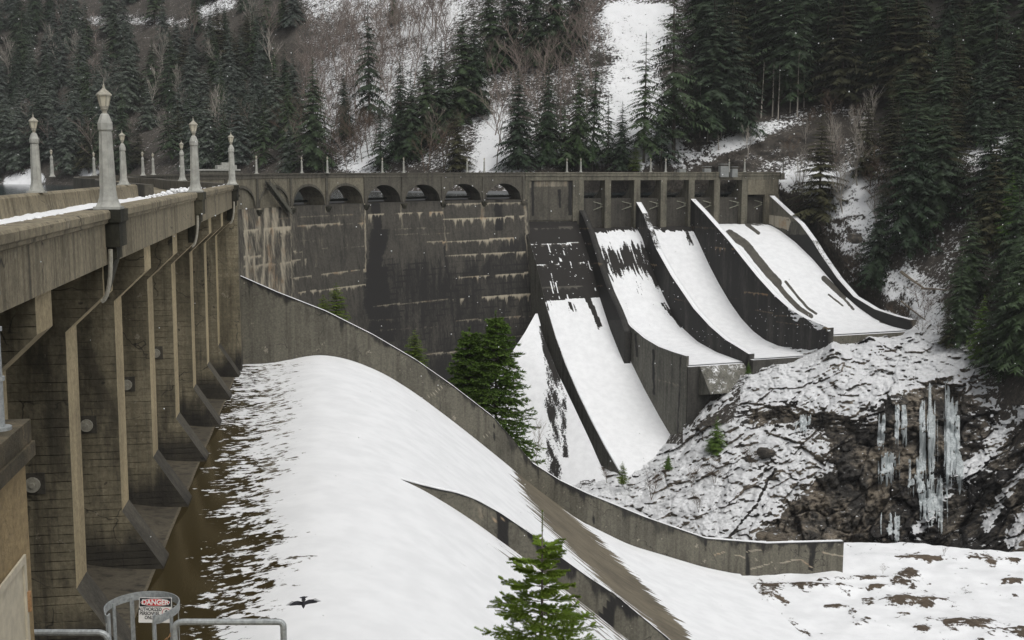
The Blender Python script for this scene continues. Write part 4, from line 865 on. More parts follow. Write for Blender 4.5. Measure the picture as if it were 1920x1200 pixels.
# smooth snow covered slope of concrete between the arch and the first chute
def make_snow_slope():
    L = [(1004, 588), (985, 622), (955, 668), (920, 720), (880, 790), (850, 860), (840, 930)]; R = [(1008, 588), (1022, 640), (1046, 700), (1075, 760), (1108, 830), (1138, 900), (1150, 935)]
    YL = [311, 305, 300, 296, 291, 286, 282]; YR = [311, 304, 294, 285, 276, 266, 261]
    a = np.linspace(0, 6, 90); b = np.linspace(0, 1, 80)
    lu, lv, ly = [np.interp(a, range(7), [p[k] for p in L] if k < 2 else YL) for k in (0, 1, 2)]; ru, rv, ry = [np.interp(a, range(7), [p[k] for p in R] if k < 2 else YR) for k in (0, 1, 2)]
    U = lu[:, None]+(ru-lu)[:, None]*b; Vv = lv[:, None]+(rv-lv)[:, None]*b; Y = ly[:, None]+(ry-ly)[:, None]*b+2*np.sin(b*math.pi)*0
    x, y, z = rays(U, Vv); P = np.dstack([x*Y/y, Y, z*Y/y])
    s = fbm((U-.42*(Vv-590))*.16, Vv*.018, o=5, seed=71); q = (U-(1012+.30*(Vv-590)*.62))
    band = np.exp(-((q+np.interp(Vv, [590, 700, 900], [-8, -2, 30]))/np.interp(Vv, [590, 700, 900], [8, 20, 22]))**2)
    b2 = np.exp(-((U-np.interp(Vv, [590, 660, 740, 860], [1012, 1022, 1058, 1062]))/7)**2)*(Vv < 860)*(Vv > 610)
    sn = .93-band*.48*(.4+1.2*s)-b2*.42*(.3+s)
    o = np_mesh('snow_slope', P, grid_faces(90, 80), M['chute'], None, np.dstack([np.zeros_like(sn), .8+0*sn, sn])); tag(o, kind='structure')
make_snow_slope()
# river terrace in the foreground
def make_terrace():
    xs = np.arange(10, 130, .4); ys = np.arange(60, 122, .4); X, Y = np.meshgrid(xs, ys, indexing='ij')
    e = 114.5+3*(fbm(X*.06, 0*X, o=3, seed=5)-.5)*2-.04*np.maximum(0, X-40)
    Z = -37.75+.9*(fbm(X*.09, Y*.09, o=3, seed=6)-.5)+.55*(fbm(X*.5, Y*.5, o=4, seed=7)-.5)+.25*sst(30, 20, X)
    Z = Z-26*sst(0, 9, Y-e)
    u, v = proj(np.dstack([X, Y, Z])); q = np.zeros_like(X)
    for (cu, cv, ru, rv) in ((1740, 1047, 55, 7), (1708, 1130, 55, 16), (1705, 1080, 30, 18), (1800, 1165, 90, 9), (1830, 1175, 70, 10), (1890, 1185, 60, 10), (1730, 1180, 30, 12), (1650, 1100, 26, 5), (1600, 1085, 60, 5), (1500, 1098, 80, 6), (1440, 1110, 30, 20), (1480, 1180, 24, 24), (1620, 1170, 20, 8), (1870, 1050, 40, 6), (1570, 1140, 30, 5), (1900, 1090, 30, 6)):
        q = np.maximum(q, np.exp(-(((u-cu)/ru)**2+((v-cv)/rv)**2)))
    n = fbm(X*.8, Y*.8, o=5, seed=17)
    sn = .93-.66*q*(.35+.9*n)-.35*sst(.52, .72, n)-.25*(fbm(X*.22, Y*.3, o=3, seed=19)-.4)-.9*sst(0, 6, Y-e)
    Z += .5*q*n
    o = np_mesh('river_terrace', np.dstack([X, Y, Z]), grid_faces(len(xs), len(ys)), snowpaint('terrace_snow_and_leaf_litter', (.15, .115, .08), (.05, .038, .028), k=1.5, sc=1.9, bump=.08), None, np.dstack([0*X, 0*X, sn]))
    tag(o, kind='structure')
make_terrace()
mb = MB(); mb.add([(-900, 30, -8), (-70, 30, -8), (-30, 60, -8), (-47, 130, -8), (-69, 190, -8), (-69, 235, -8), (-50, 290, -8), (0, 335, -8), (80, 362, -8), (80, 480, -8), (-200, 760, -8), (-900, 900, -8)], [tuple(range(12))])
tag(mb.build('lake', M['lake']), kind='structure')
mb = MB(); mb.add([(-400, -60, -84), (600, -60, -84), (600, 420, -84), (-400, 420, -84)], [(0, 1, 2, 3)]); tag(mb.build('gorge_floor', M['lake']), kind='structure')
# near bank under the viewpoint
def make_bank():
    xs = np.arange(-8, 40, .6); ys = np.arange(-12, 33.6, .6); X, Y = np.meshgrid(xs, ys, indexing='ij')
    Z = np.interp(Y, [-12, 2, 6, 10.3, 11.6, 20, 28, 33], [-2, -2.2, -5.3, -5.4, -9, -14.5, -17, -19])-.35*np.maximum(0, X-4)+1.2*(fbm(X*.3, Y*.3, o=4, seed=8)-.5)*sst(11, 14, Y)
    o = np_mesh('near_bank', np.dstack([X, Y, Z]), grid_faces(len(xs), len(ys)), M['terrain'], None, np.dstack([.6+0*X, .2+0*X, .25+0*X])); tag(o, kind='structure')
make_bank()
def ground_z(u, v): Y = float(depth(u, v)); return at_y(u, v, Y)

# ------------------------------------------------------------------ LAMP POSTS
K = 4.0/238
def make_lamp():
    r = thing('lamp_post', 'x', 'lamp post')
    mb = MB(); mb.box((0, 0, 2.5*K), (50*K, 50*K, 5*K)); mb.lathe([(5*K, 24.5*K), (8*K, 23*K), (14*K, 20*K), (24*K, 17.2*K), (36*K, 15.6*K), (60*K, 14.4*K), (150*K, 11.5*K), (151*K, 13.4*K), (153*K, 14.3*K), (165*K, 14.3*K), (167*K, 13.4*K), (180*K, 8.5*K), (183*K, 6*K)], 8)
    for k in range(8):                       # flutes: raised ribs on the corners
        a = 2*math.pi*(k+.5)/8; mb.tube([(14.9*K*math.cos(a), 14.9*K*math.sin(a), 44*K), (11.6*K*math.cos(a), 11.6*K*math.sin(a), 148*K)], .8*K, 5)
    mb.build('shaft', M['lamp'], r)
    mb = MB(); mb.lathe([(182.5*K, 5.2*K), (186*K, 4.6*K), (189*K, 5.5*K), (191*K, 7.2*K), (194*K, 7.2*K), (196*K, 8*K), (197*K, 8*K)], 8); mb.build('neck', M['bronze'], r)
    mb = MB(); mb.lathe([(197*K, 7.6*K), (217*K, 12.2*K)], 6); lan = mb.build('lantern', M['glass'], r)
    mb = MB()
    for k in range(6):
        a = 2*math.pi*(k+.5)/6; mb.tube([(7.9*K*math.cos(a), 7.9*K*math.sin(a), 196.5*K), (12.6*K*math.cos(a), 12.6*K*math.sin(a), 217.5*K)], .8*K, 4)
    mb.build('lantern_frame', M['bronze'], r)
    mb = MB(); mb.lathe([(216.5*K, 14.6*K), (219*K, 14.8*K), (220.5*K, 13.6*K), (229*K, 4.2*K), (231*K, 2.6*K), (233*K, 2.6*K), (234*K, 1.2*K)], 6); mb.build('lantern_roof', M['bronze'], r)
    mb = MB(); mb.lathe([(233.5*K, 1.6*K), (236*K, 2*K), (238*K, .9*K), (246*K, .3*K)], 6); mb.build('finial', M['bronze'], r)
    return r
LB = -1.345
def nl(s, o): return N(s, o, LB if o > -2 else -1.3)
LAMPS = [(nl(.75, -.06), 'largest grey lamp post, on the nearest mossy black corbel of the brown parapet'),
 (nl(27.6, -.06), 'grey lamp post on the second mossy corbel along the brown downstream parapet'),
 (nl(54.6, -.06), 'grey lamp post on the end corbel where the brown parapet meets the arch dam'),
 (nl(25.2, -7.83), 'grey lamp post standing on the lakeside parapet, the closest lamp on that side'),
 (nl(52.6, -7.83), 'grey lamp post near the rounded end of the lakeside parapet'),
 ((-33.4, 119.8, LB), 'grey lamp post at the start of the curved parapet behind the second corbel lamp'),
 ((-66.5, 171, LB), 'small lamp post half hidden behind the closest lakeside lamp'),
 ((-70.3, 199, LB), 'small lamp post alone beside the snowy shore patch on the curved deck'),
 ((-60.9, 195.2, LB), 'small lamp post, first of the close pair in the bend of the curved deck'),
 ((-64.6, 213, LB), 'small lamp post, second of the close pair in the bend of the curved deck')]
def far_lamp(u, Y, lab): p = at_y(u, 323, Y); LAMPS.append(((p[0], p[1], LB), lab))
far_lamp(481, 258, 'distant lamp post above the half arch just before the stairs')
far_lamp(566, 284, 'distant lamp post over the first open arch, beside a fir')
far_lamp(614, 279, 'distant lamp post over the second open arch')
far_lamp(717, 309, 'distant lamp post over the third open arch, in front of a snow patch')
far_lamp(757, 303.5, 'distant lamp post over the pier between the third and fourth open arches')
far_lamp(876, 326, 'distant lamp post over the fifth open arch, beside the olive fir')
far_lamp(908, 319.5, 'distant lamp post over the sixth open arch, in front of the snow strip')
far_lamp(1063, 337.5, 'distant lamp post above the plain stained plug wall')
far_lamp(1089, 331.3, 'distant lamp post above the first gate pier next to the plug wall')
far_lamp(1220, 346.5, 'distant lamp post above the gates, west one of the middle pair')
far_lamp(1248, 341, 'distant lamp post above the gates, east one of the middle pair')
far_lamp(1367, 356, 'distant lamp post beside the pale electrical cabinets on the far deck')
far_lamp(1396, 349.5, 'distant lamp post, the last one before the rocky bank')
lamp0 = make_lamp(); lch = [(c, []) for c in kids(lamp0)]
for i, (p, lab) in enumerate(LAMPS):
    base = A0 if i < 6 else None
    rz = math.atan2(HN[1], HN[0]) if i < 6 else (math.atan2(p[1]-AC[1], p[0]-AC[0]) if p[0] < 3 else math.atan2(HW[1], HW[0]))
    if i == 0: lamp0.location = p; lamp0.rotation_euler = (0, 0, rz); lamp0['label'] = lab; lamp0['group'] = 'lamp posts along the dam'
    else: copy_tree(lamp0, lch, p, rz, (1, 1, 1), lab, 'lamp posts along the dam')
# small deck fittings
def on_thing(mb, name, mat, label, cat, group=None): return tag(mb.build(name, mat), label, cat, group)
M['cab'] = plain('grey_cabinet_paint', (.25, .26, .25), .6, 0, .15, 1)
for u, w_, h_, lab in ((1278, 2.2, 1.4, 'pale grey cabinet on the far deck near the middle lamps'), (1325, 2.2, 1.5, 'pale grey cabinet standing alone on the far deck'), (1357, 2.8, 2.2, 'pale blue grey cabinet next to a lamp at the end of the far deck'), (1376, 1.8, 1.4, 'low grey cabinet between the last two lamps')):
    p = at_y(u, 322, 347); mb = MB(); mb.box((p[0], p[1], -1.3+h_/2-1), (w_, 1.4, h_+1), HW); mb.box((p[0], p[1], -1.22+h_-.0), (w_+.2, 1.6, .16), HW); on_thing(mb, 'cabinet', M['cab'], lab, 'cabinet', 'cabinets on the far deck')
p = at_y(1467, 325, 352); mb = MB(); mb.box((p[0], p[1], -2.6), (1.2, .8, 2.0), HW); mb.tube([(p[0]+.1, p[1]-.3, -1.6), (p[0]+.1, p[1]-.3, 1.9)], .18, 8); mb.box((p[0]+.1, p[1]-.3, 2.), (.8, .5, .5), HW); on_thing(mb, 'gate_post', M['stairs'], 'short dark post at the bank end of the far deck', 'post')
# float line shed on the lake side: long flat pale roof beyond the deck
p0, p1 = at_y(372, 320, 262), at_y(470, 319, 268)
t = thing('boat_house', 'long low pale flat roofed shed behind the curved deck', 'shed', (p0[0], p0[1], -6))
d = (p1-p0)[:2]; Ld = float(np.linalg.norm(d)); d /= Ld; cxy = (p0+p1)[:2]/2+np.array([-d[1], d[0]])*9
mb = MB(); mb.box((cxy[0], cxy[1], -.55), (Ld, 3, .35), d); o = mb.build('roof', M['lamp']); o.parent = t; o.location = -Vector(t.location)
mb = MB(); mb.box((cxy[0], cxy[1], -4.2), (Ld-.6, 2.6, 6.9), d); o = mb.build('wall', M['stairs']); o.parent = t; o.location = -Vector(t.location)
q = at_y(448, 312, 268); mb = MB(); mb.box((cxy[0]+d[0]*Ld*.25, cxy[1]+d[1]*Ld*.25, .1), (4.5, 2, .9), d); mb.box((cxy[0]+d[0]*Ld*.25, cxy[1]+d[1]*Ld*.25, .85), (2, 1.2, .6), d); o = mb.build('roof_unit', M['lamp']); o.parent = t; o.location = -Vector(t.location)
# lakeside guard rail
q0, q1 = N(30, -9.6, 0), N(72, -12.5, 0)
mb = MB()
for zz_ in (-1.75, -2.1): mb.tube([(q0[0], q0[1], zz_), (q1[0], q1[1], zz_)], .09, 6)
for f in np.linspace(0, 1, 12): mb.tube([(q0[0]+(q1[0]-q0[0])*f, q0[1]+(q1[1]-q0[1])*f, -3.2), (q0[0]+(q1[0]-q0[0])*f, q0[1]+(q1[1]-q0[1])*f, -1.7)], .05, 5)
t = on_thing(mb, 'guard_rail', M['steel'], 'grey pipe guard rail on the lake side of the deck', 'railing')
mb = MB(); mb.hexa([(q0[0]-.4, q0[1], -9), (q1[0]-.4, q1[1], -9), (q1[0]+.5, q1[1], -9), (q0[0]+.5, q0[1], -9)], [(q0[0]-.4, q0[1], -3.1), (q1[0]-.4, q1[1], -3.1), (q1[0]+.5, q1[1], -3.1), (q0[0]+.5, q0[1], -3.1)])
on_thing(mb, 'intake_wall', M['parapet'], 'low concrete intake wall under the lakeside guard rail', 'wall')
# ploughed snow
def lumps(name, pts, r0, label, seed, kind=None):
    rng = random.Random(seed); Vs, Fs = [], []
    for (x, y, z, k) in pts:
        r = r0*rng.uniform(.5, 1.3)*k; n1_, n2_ = 5, 7; b = len(Vs)
        for i in range(n1_+1):
            for j in range(n2_):
                a = math.pi*i/n1_; e = 2*math.pi*j/n2_; q = r*rng.uniform(.72, 1.2)
                Vs.append((x+q*math.sin(a)*math.cos(e), y+q*math.sin(a)*math.sin(e), z+q*.75*math.cos(a)))
        for i in range(n1_):
            for j in range(n2_): Fs.append((b+i*n2_+j, b+i*n2_+(j+1) % n2_, b+(i+1)*n2_+(j+1) % n2_, b+(i+1)*n2_+j))
    o = np_mesh(name, Vs, Fs, M['snow'], None, None, False); return tag(o, label, 'snow pile') if not kind else tag(o, kind=kind)
rng = random.Random(4)
lumps('snow_pile', [(lambda a_, b_: N(a_, b_, -2.4+rng.uniform(0, .75)*max(0, 1-abs(b_+4.3)/2.6))+(1,))(rng.uniform(55, 68), rng.uniform(-6.7, -1.8)) for _ in range(420)], .2, 'heap of broken snow lumps on the deck behind the rounded parapet end', 3)
sg_ = np.arange(-20, 56, .12); kg = np.linspace(0, 1, 9); SS_, KK = np.meshgrid(sg_, kg, indexing='ij'); wd_ = .35+.55*fbm(SS_*.25, 0*SS_, o=4, seed=91)
OO_ = -7.5+wd_*KK*1.5; ZZ_ = -2.46+(.30*fbm(SS_*.5, KK*2, o=4, seed=92)+.05)*np.sin(math.pi*(.25+.75*KK))
XY_ = A0[None, None]+HN*SS_[..., None]+NN*OO_[..., None]; tag(np_mesh('snow_bank', np.dstack([XY_, ZZ_[..., None]]), grid_faces(len(sg_), 9), M['snow']), 'long low bank of ploughed snow at the foot of the lakeside parapet', 'snow bank')
lumps('snow_pile', [N(s_, -.72+rng.uniform(-.06, .1), -1.37)+(rng.uniform(.4, 1.2),) for s_ in np.concatenate([np.arange(-16, -1, .9), np.arange(14, 26, 1.1), np.arange(45, 57, .8)])], .07, 'thin crumbs of snow along the top of the brown parapet', 6, 'stuff').name = 'snow_crumbs'

# ------------------------------------------------------------------ FOREGROUND: concrete house, rails, ladder cage, sign
CX = np.array([-3.87, 9.1]); HB = -HN; LFT = -NN                 # far right corner of the house, towards the viewer, towards the lake
hs_ = thing('concrete_house', 'tan concrete building corner with thick coping and cream door at the frame edge', 'building', (CX[0], CX[1], -5.3))
INVH = Matrix.Translation(hs_.location).inverted()
def Hh(a, b, z): q = CX+HB*a+LFT*b; return (q[0], q[1], z)
def h_box(mb, a0, a1, b0, b1, z0, z1): mb.hexa([Hh(a0, b0, z0), Hh(a1, b0, z0), Hh(a1, b1, z0), Hh(a0, b1, z0)], [Hh(a0, b0, z1), Hh(a1, b0, z1), Hh(a1, b1, z1), Hh(a0, b1, z1)])
mb = MB(); h_box(mb, 0, 3.2, 0, 3, -5.3, -2.28); under(mb.build('wall', M['house']), hs_, INVH)
mb = MB(); h_box(mb, -.06, 3.3, -.07, 3, -2.277, -2.16); h_box(mb, -.04, 3.3, -.05, 3, -2.157, -1.98); under(mb.build('coping', M['coping']), hs_, INVH)
mb = MB(); h_box(mb, .27, 1.27, -.012, .0, -5.2, -3.05); h_box(mb, .24, .30, -.03, -.0125, -5.2, -3.0); h_box(mb, .302, 1.27, -.03, -.0125, -3.06, -3.0); dr = under(mb.build('door', M['door']), hs_, INVH)
for z_ in (-3.3, -4.6):
    mb = MB(); c = Hh(.25, -.034, z_); mb.tube([c, (c[0], c[1], z_-.16)], .022, 8); x = mb.build('hinge', M['rust']); x.parent = dr
pp = at_y(2, 770, 8.75)
mb = MB(); mb.tube([(pp[0]-.02, pp[1], -1.98), (pp[0]-.02, pp[1], -.3)], .042, 12); mb.tube([(pp[0]-.02, pp[1], -1.98), (pp[0]-.02, pp[1], -1.955)], .09, 12)
for z_ in (-1.6, -1.22, -.95): mb.tube([(pp[0]-.02, pp[1], z_), (pp[0]-.02, pp[1], z_+.03)], .058, 12)
on_thing(mb, 'pipe_post', M['steel'], 'galvanised pipe post standing on the coping of the tan building', 'post')
mb = MB(); mb.add([Hh(-1.15, -4, -5.05), Hh(5, -4, -5.05), Hh(5, .5, -5.05), Hh(-1.15, .5, -5.05), Hh(-1.15, -4, -5.4), Hh(5, -4, -5.4), Hh(5, .5, -5.4), Hh(-1.15, .5, -5.4)], [(0, 1, 2, 3), (7, 6, 5, 4), (0, 4, 5, 1), (3, 2, 6, 7), (0, 3, 7, 4), (1, 5, 6, 2)])
on_thing(mb, 'platform', M['parapet'], 'small concrete landing under the pipe railings', 'platform')
def bend(p0, p1, p2, r, n=6):
    p0, p1, p2 = Vector(p0), Vector(p1), Vector(p2); a = (p0-p1).normalized()*r+p1; b = (p2-p1).normalized()*r+p1
    return [p0]+[a.lerp(p1, t).lerp(p1.lerp(b, t), t) for t in [i/n for i in range(n+1)]]+[p2]
# right hand rail: passes (325,1170) .. (532,1158)
RY = 10.05
a = at_y(326, 1172, RY); b = at_y(531, 1160, RY); zr = (a[2]+b[2])/2
mb = MB(); lo = -5.05
pts = bend((a[0], RY, lo), (a[0], RY, zr), (b[0], RY, zr), .09)[:-1]+bend((a[0]+.3, RY, zr), (b[0], RY, zr), (b[0], RY, lo), .05)[1:]
mb.tube(pts, .0285, 10); mb.tube([(a[0], RY, zr-.55), (b[0], RY, zr-.55)], .024, 8)
on_thing(mb, 'pipe_railing', M['steel'], 'galvanised pipe railing with rusty corner standing over the snow', 'railing', 'pipe railings on the landing')
a2 = at_y(203, 1186, RY-.05); b2 = at_y(60, 1184, RY-.05)
mb = MB(); mb.tube(bend((a2[0], RY-.05, lo), (a2[0], RY-.05, a2[2]+.0), (b2[0]-.4, RY-.05, a2[2]), .1), .0285, 10); mb.tube([(a2[0], RY-.05, a2[2]-.55), (b2[0]-.4, RY-.05, a2[2]-.55)], .024, 8)
on_thing(mb, 'pipe_railing', M['steel'], 'galvanised pipe railing between the tan building and the ladder cage', 'railing', 'pipe railings on the landing')
# ladder cage
cg = thing('ladder_cage', 'galvanised ladder safety cage with an open hoop and vertical straps', 'ladder cage', (0, 0, 0))
gx = at_y(278, 1130, 10.6); HZ = gx[2]; hr = .335; gc = np.array([gx[0], 10.42]); cg.location = (gc[0], gc[1], -5.05)
INVC = Matrix.Translation(cg.location).inverted()
def strip(mb, path, hgt, thk=.008):
    for i in range(len(path)-1):
        (x0, y0, z0), (x1, y1, z1) = path[i], path[i+1]; d = np.array([x1-x0, y1-y0]); L = np.linalg.norm(d); nn_ = np.array([-d[1], d[0]])/max(L, 1e-6)*thk
        mb.hexa([(x0, y0, z0), (x1, y1, z1), (x1+nn_[0], y1+nn_[1], z1), (x0+nn_[0], y0+nn_[1], z0)], [(x0, y0, z0+hgt), (x1, y1, z1+hgt), (x1+nn_[0], y1+nn_[1], z1+hgt), (x0+nn_[0], y0+nn_[1], z0+hgt)])
for hz_ in (HZ-.02, HZ-1.1, HZ-2.2):
    mb = MB(); path = [(gc[0]+hr*math.cos(t), gc[1]+hr*1.02*math.sin(t), hz_) for t in np.linspace(math.radians(-28), math.radians(208), 32)]
    path = [(gc[0]+.205, gc[1]-.30, hz_), (gc[0]+.25, gc[1]-.27, hz_)]+path+[(gc[0]-.25, gc[1]-.27, hz_), (gc[0]-.205, gc[1]-.30, hz_)]
    strip(mb, path, .075); under(mb.build('hoop', M['steel']), cg, INVC)
for t in (-20, 20, 55, 90, 125, 160, 200):
    r_ = math.radians(t); x0, y0 = gc[0]+(hr-.012)*math.cos(r_), gc[1]+(hr-.012)*1.02*math.sin(r_); tx, ty = -math.sin(r_), math.cos(r_)
    mb = MB(); strip(mb, [(x0-tx*.02, y0-ty*.02, HZ-2.4), (x0+tx*.02, y0+ty*.02, HZ-2.4)], 2.42); under(mb.build('strap', M['steel']), cg, INVC)
for sx in (-1, 1):
    mb = MB(); mb.box((gc[0]+sx*.205, gc[1]-.31, HZ-1.3), (.012, .065, 2.75)); under(mb.build('side_rail', M['steel']), cg, INVC)
for k in range(6):
    mb = MB(); mb.tube([(gc[0]-.2, gc[1]-.31, HZ-1.15-.3*k), (gc[0]+.2, gc[1]-.31, HZ-1.15-.3*k)], .011, 8); under(mb.build('rung', M['steel']), cg, INVC)
# danger sign on the cage
SP = at_y(291, 1144, 10.62); SW, SH = 64/2200*10.62, 47/2200*10.62*1.03
sg = thing('danger_sign', 'white danger sign with red oval lettering hung on the ladder cage', 'sign', tuple(SP)); sg.rotation_euler = (math.radians(-12), 0, math.radians(-1.5))
def rrect(w_, h_, r, n=5):
    return [(sx*(w_/2-r)+r*math.cos(a), sy*(h_/2-r)+r*math.sin(a)) for sx, sy, a0 in ((1, 1, 0), (-1, 1, 90), (-1, -1, 180), (1, -1, 270)) for a in [math.radians(a0+90*i/n) for i in range(n+1)]]
def ell(w_, h_, n=32, c=(0, 0)): return [(c[0]+w_/2*math.cos(2*math.pi*i/n), c[1]+h_/2*math.sin(2*math.pi*i/n)) for i in range(n)]
def plate(name, poly, y0, y1, mat, par): mb = MB(); mb.prism([(x, y1, z) for x, z in poly], [(x, y0, z) for x, z in poly]); return mb.build(name, mat, par)
bd = plate('board', rrect(SW, SH, .008), -.002, .002, M['white'], sg)
plate('header', [(x, z+SH*.31) for x, z in rrect(SW*.965, SH*.34, .004)], -.0035, -.0021, M['ink'], sg)
plate('oval_rim', ell(SW*.90, SH*.30, 32, (0, SH*.31)), -.005, -.0036, M['white'], sg); plate('oval', ell(SW*.87, SH*.265, 32, (0, SH*.31)), -.0065, -.0051, M['red'], sg)
def text(s_, size, x, z, y, mat, par, name='lettering', bold=0., sx=1.):
    cu = bpy.data.curves.new('lettering', 'FONT'); cu.body = s_; cu.size = size; cu.align_x = 'CENTER'; cu.align_y = 'CENTER'; cu.extrude = .0006; cu.offset = bold
    tmp = bpy.data.objects.new('tmp', cu); C.objects.link(tmp); me = bpy.data.meshes.new_from_object(tmp.evaluated_get(bpy.context.evaluated_depsgraph_get())); bpy.data.objects.remove(tmp)
    me.name = name; me.materials.clear(); o = link(name, me, mat, par); o.rotation_euler = (math.pi/2, 0, 0); o.location = (x, y, z); o.scale = (sx, 1, 1); return o
text('DANGER', SH*.27, 0, SH*.31, -.0075, M['white'], sg, bold=.0022, sx=1.0)
for k, s_ in enumerate(('AUTHORIZED', 'PERSONNEL', 'ONLY')): text(s_, SH*.19, -SW*.16, SH*(.03-.165*k), -.003, M['ink'], sg, bold=.0012, sx=.80)
rc = (SW*.345, -SH*.10); ring_o, ring_i = ell(SW*.27, SW*.27, 36, rc), ell(SW*.235, SW*.235, 36, rc)
mb = MB(); n_ = 36; mb.add([(x, -.0035, z) for x, z in ring_o]+[(x, -.0035, z) for x, z in ring_i]+[(x, -.0021, z) for x, z in ring_o], [(i, (i+1) % n_, n_+(i+1) % n_, n_+i) for i in range(n_)]+[(i, 2*n_+i, 2*n_+(i+1) % n_, (i+1) % n_) for i in range(n_)]); mb.build('prohibition_ring', M['red'], sg)
hp = SW*.10
hand = [(-.5, -.9), (.45, -.9), (.62, -.1), (.95, .45), (.75, .55), (.5, .2), (.5, .85), (.3, .9), (.22, .3), (.18, 1.05), (-.05, 1.05), (-.07, .3), (-.18, .98), (-.38, .94), (-.34, .25), (-.52, .72), (-.7, .66), (-.6, -.1)]
plate('hand_mark', [(rc[0]+x*hp*.62, rc[1]+z*hp*.85) for x, z in hand], -.0036, -.0022, M['ink'], sg)
# chain across the gap
mb = MB(); c0 = Vector((a2[0], RY-.05, a2[2]-.06)); c1 = Vector((a[0], RY, zr-.08))
for k in range(26):
    f0, f1 = k/26, (k+1.25)/26; f = lambda t: c0.lerp(c1, t)+Vector((0, 0, -.20*math.sin(math.pi*min(t, 1)))); p, q = f(f0), f(f1); e = Vector((0, .012, 0)) if k % 2 else Vector((0, 0, .012))
    mb.tube([p, p.lerp(q, .2)+e, p.lerp(q, .8)+e, q, p.lerp(q, .8)-e, p.lerp(q, .2)-e, p], .0042, 5, False)
on_thing(mb, 'chain', M['rust'], 'rusty chain hanging across the ladder opening between the railings', 'chain')

# ------------------------------------------------------------------ CROW
def make_crow(c):
    B = 5; 
    mb = MB(); prof = [(-.24, .012, 0), (-.215, .03, .0), (-.17, .045, .004), (-.10, .062, .006), (0, .072, 0), (.09, .062, -.004), (.16, .04, -.004), (.22, .03, 0), (.33, .02, .0)]
    n = 10
    for i, (y, r, z) in enumerate(prof):
        for k in range(n):
            a = 2*math.pi*k/n; w_ = r*(1 if y < .2 else 2.6); mb.v.append((w_*math.cos(a), y, z+r*(.9 if y < .2 else .35)*math.sin(a)))
    for i in range(len(prof)-1):
        for k in range(n): mb.f.append((i*n+k, i*n+(k+1) % n, (i+1)*n+(k+1) % n, (i+1)*n+k))
    mb.f.append(tuple(range(n-1, -1, -1)))
    e = (len(prof)-1)*n                       # fan tail with notched feathers
    tl = len(mb.v); mb.v += [(-.17+.034*k, .46-.05*abs(k-5)/5-(.018 if k % 2 else 0), -.006) for k in range(11)]+[(-.05+.01*k, .3, .004) for k in range(11)]
    for k in range(10): mb.f.append((tl+k, tl+k+1, tl+11+k+1, tl+11+k))
    b = len(mb.v); mb.v += [(.014, -.235, .004), (-.014, -.235, .004), (0, -.235, .016), (0, -.235, -.012), (0, -.30, -.004)]; mb.f += [(b, b+2, b+4), (b+2, b+1, b+4), (b+1, b+3, b+4), (b+3, b, b+4)]
    for sx in (-1, 1):                        # wings: arm, then five fingered primaries, held in a shallow M
        b = len(mb.v); L = [(.05, -.09, .02), (.20, -.13, .075), (.33, -.09, .05), (.47, -.02, .01)]; T = [(.05, .12, .012), (.19, .13, .055), (.31, .15, .035)]
        top = [(sx*x, y, z) for x, y, z in L+T]; bot = [(x, y, z-.016) for x, y, z in top]; mb.v += top+bot; m_ = 7
        fs = [(0, 1, 5, 4), (1, 2, 6, 5), (2, 3, 6)]; mb.f += [tuple(b+i for i in q) for q in fs]+[tuple(b+m_+i for i in q[::-1]) for q in fs]
        for i, j in ((0, 1), (1, 2), (2, 3), (3, 6), (6, 5), (5, 4), (4, 0)): mb.f.append((b+i, b+j, b+m_+j, b+m_+i))
        for k in range(5):
            s0 = len(mb.v); f = k/4; rx, ry, rz_ = .44-.12*f, -.01+.12*f, .015+.02*f; tx, ty, tz = .60-.18*f, .07+.15*f, -.02+.03*f
            mb.v += [(sx*rx, ry-.018, rz_), (sx*rx, ry+.03, rz_), (sx*tx, ty+.012, tz), (sx*tx, ty-.008, tz)]; mb.f.append((s0, s0+1, s0+2, s0+3))
    o = mb.build('crow', M['bird'], None, True); o.location = c; return o
BC = at_y(569, 1132, 34); cr = make_crow(BC); cr.scale = (.88, .88, .88); cr.rotation_euler = (math.radians(14), math.radians(-4), math.radians(8)); tag(cr, 'black crow gliding with wings spread above the snowy crest', 'bird')

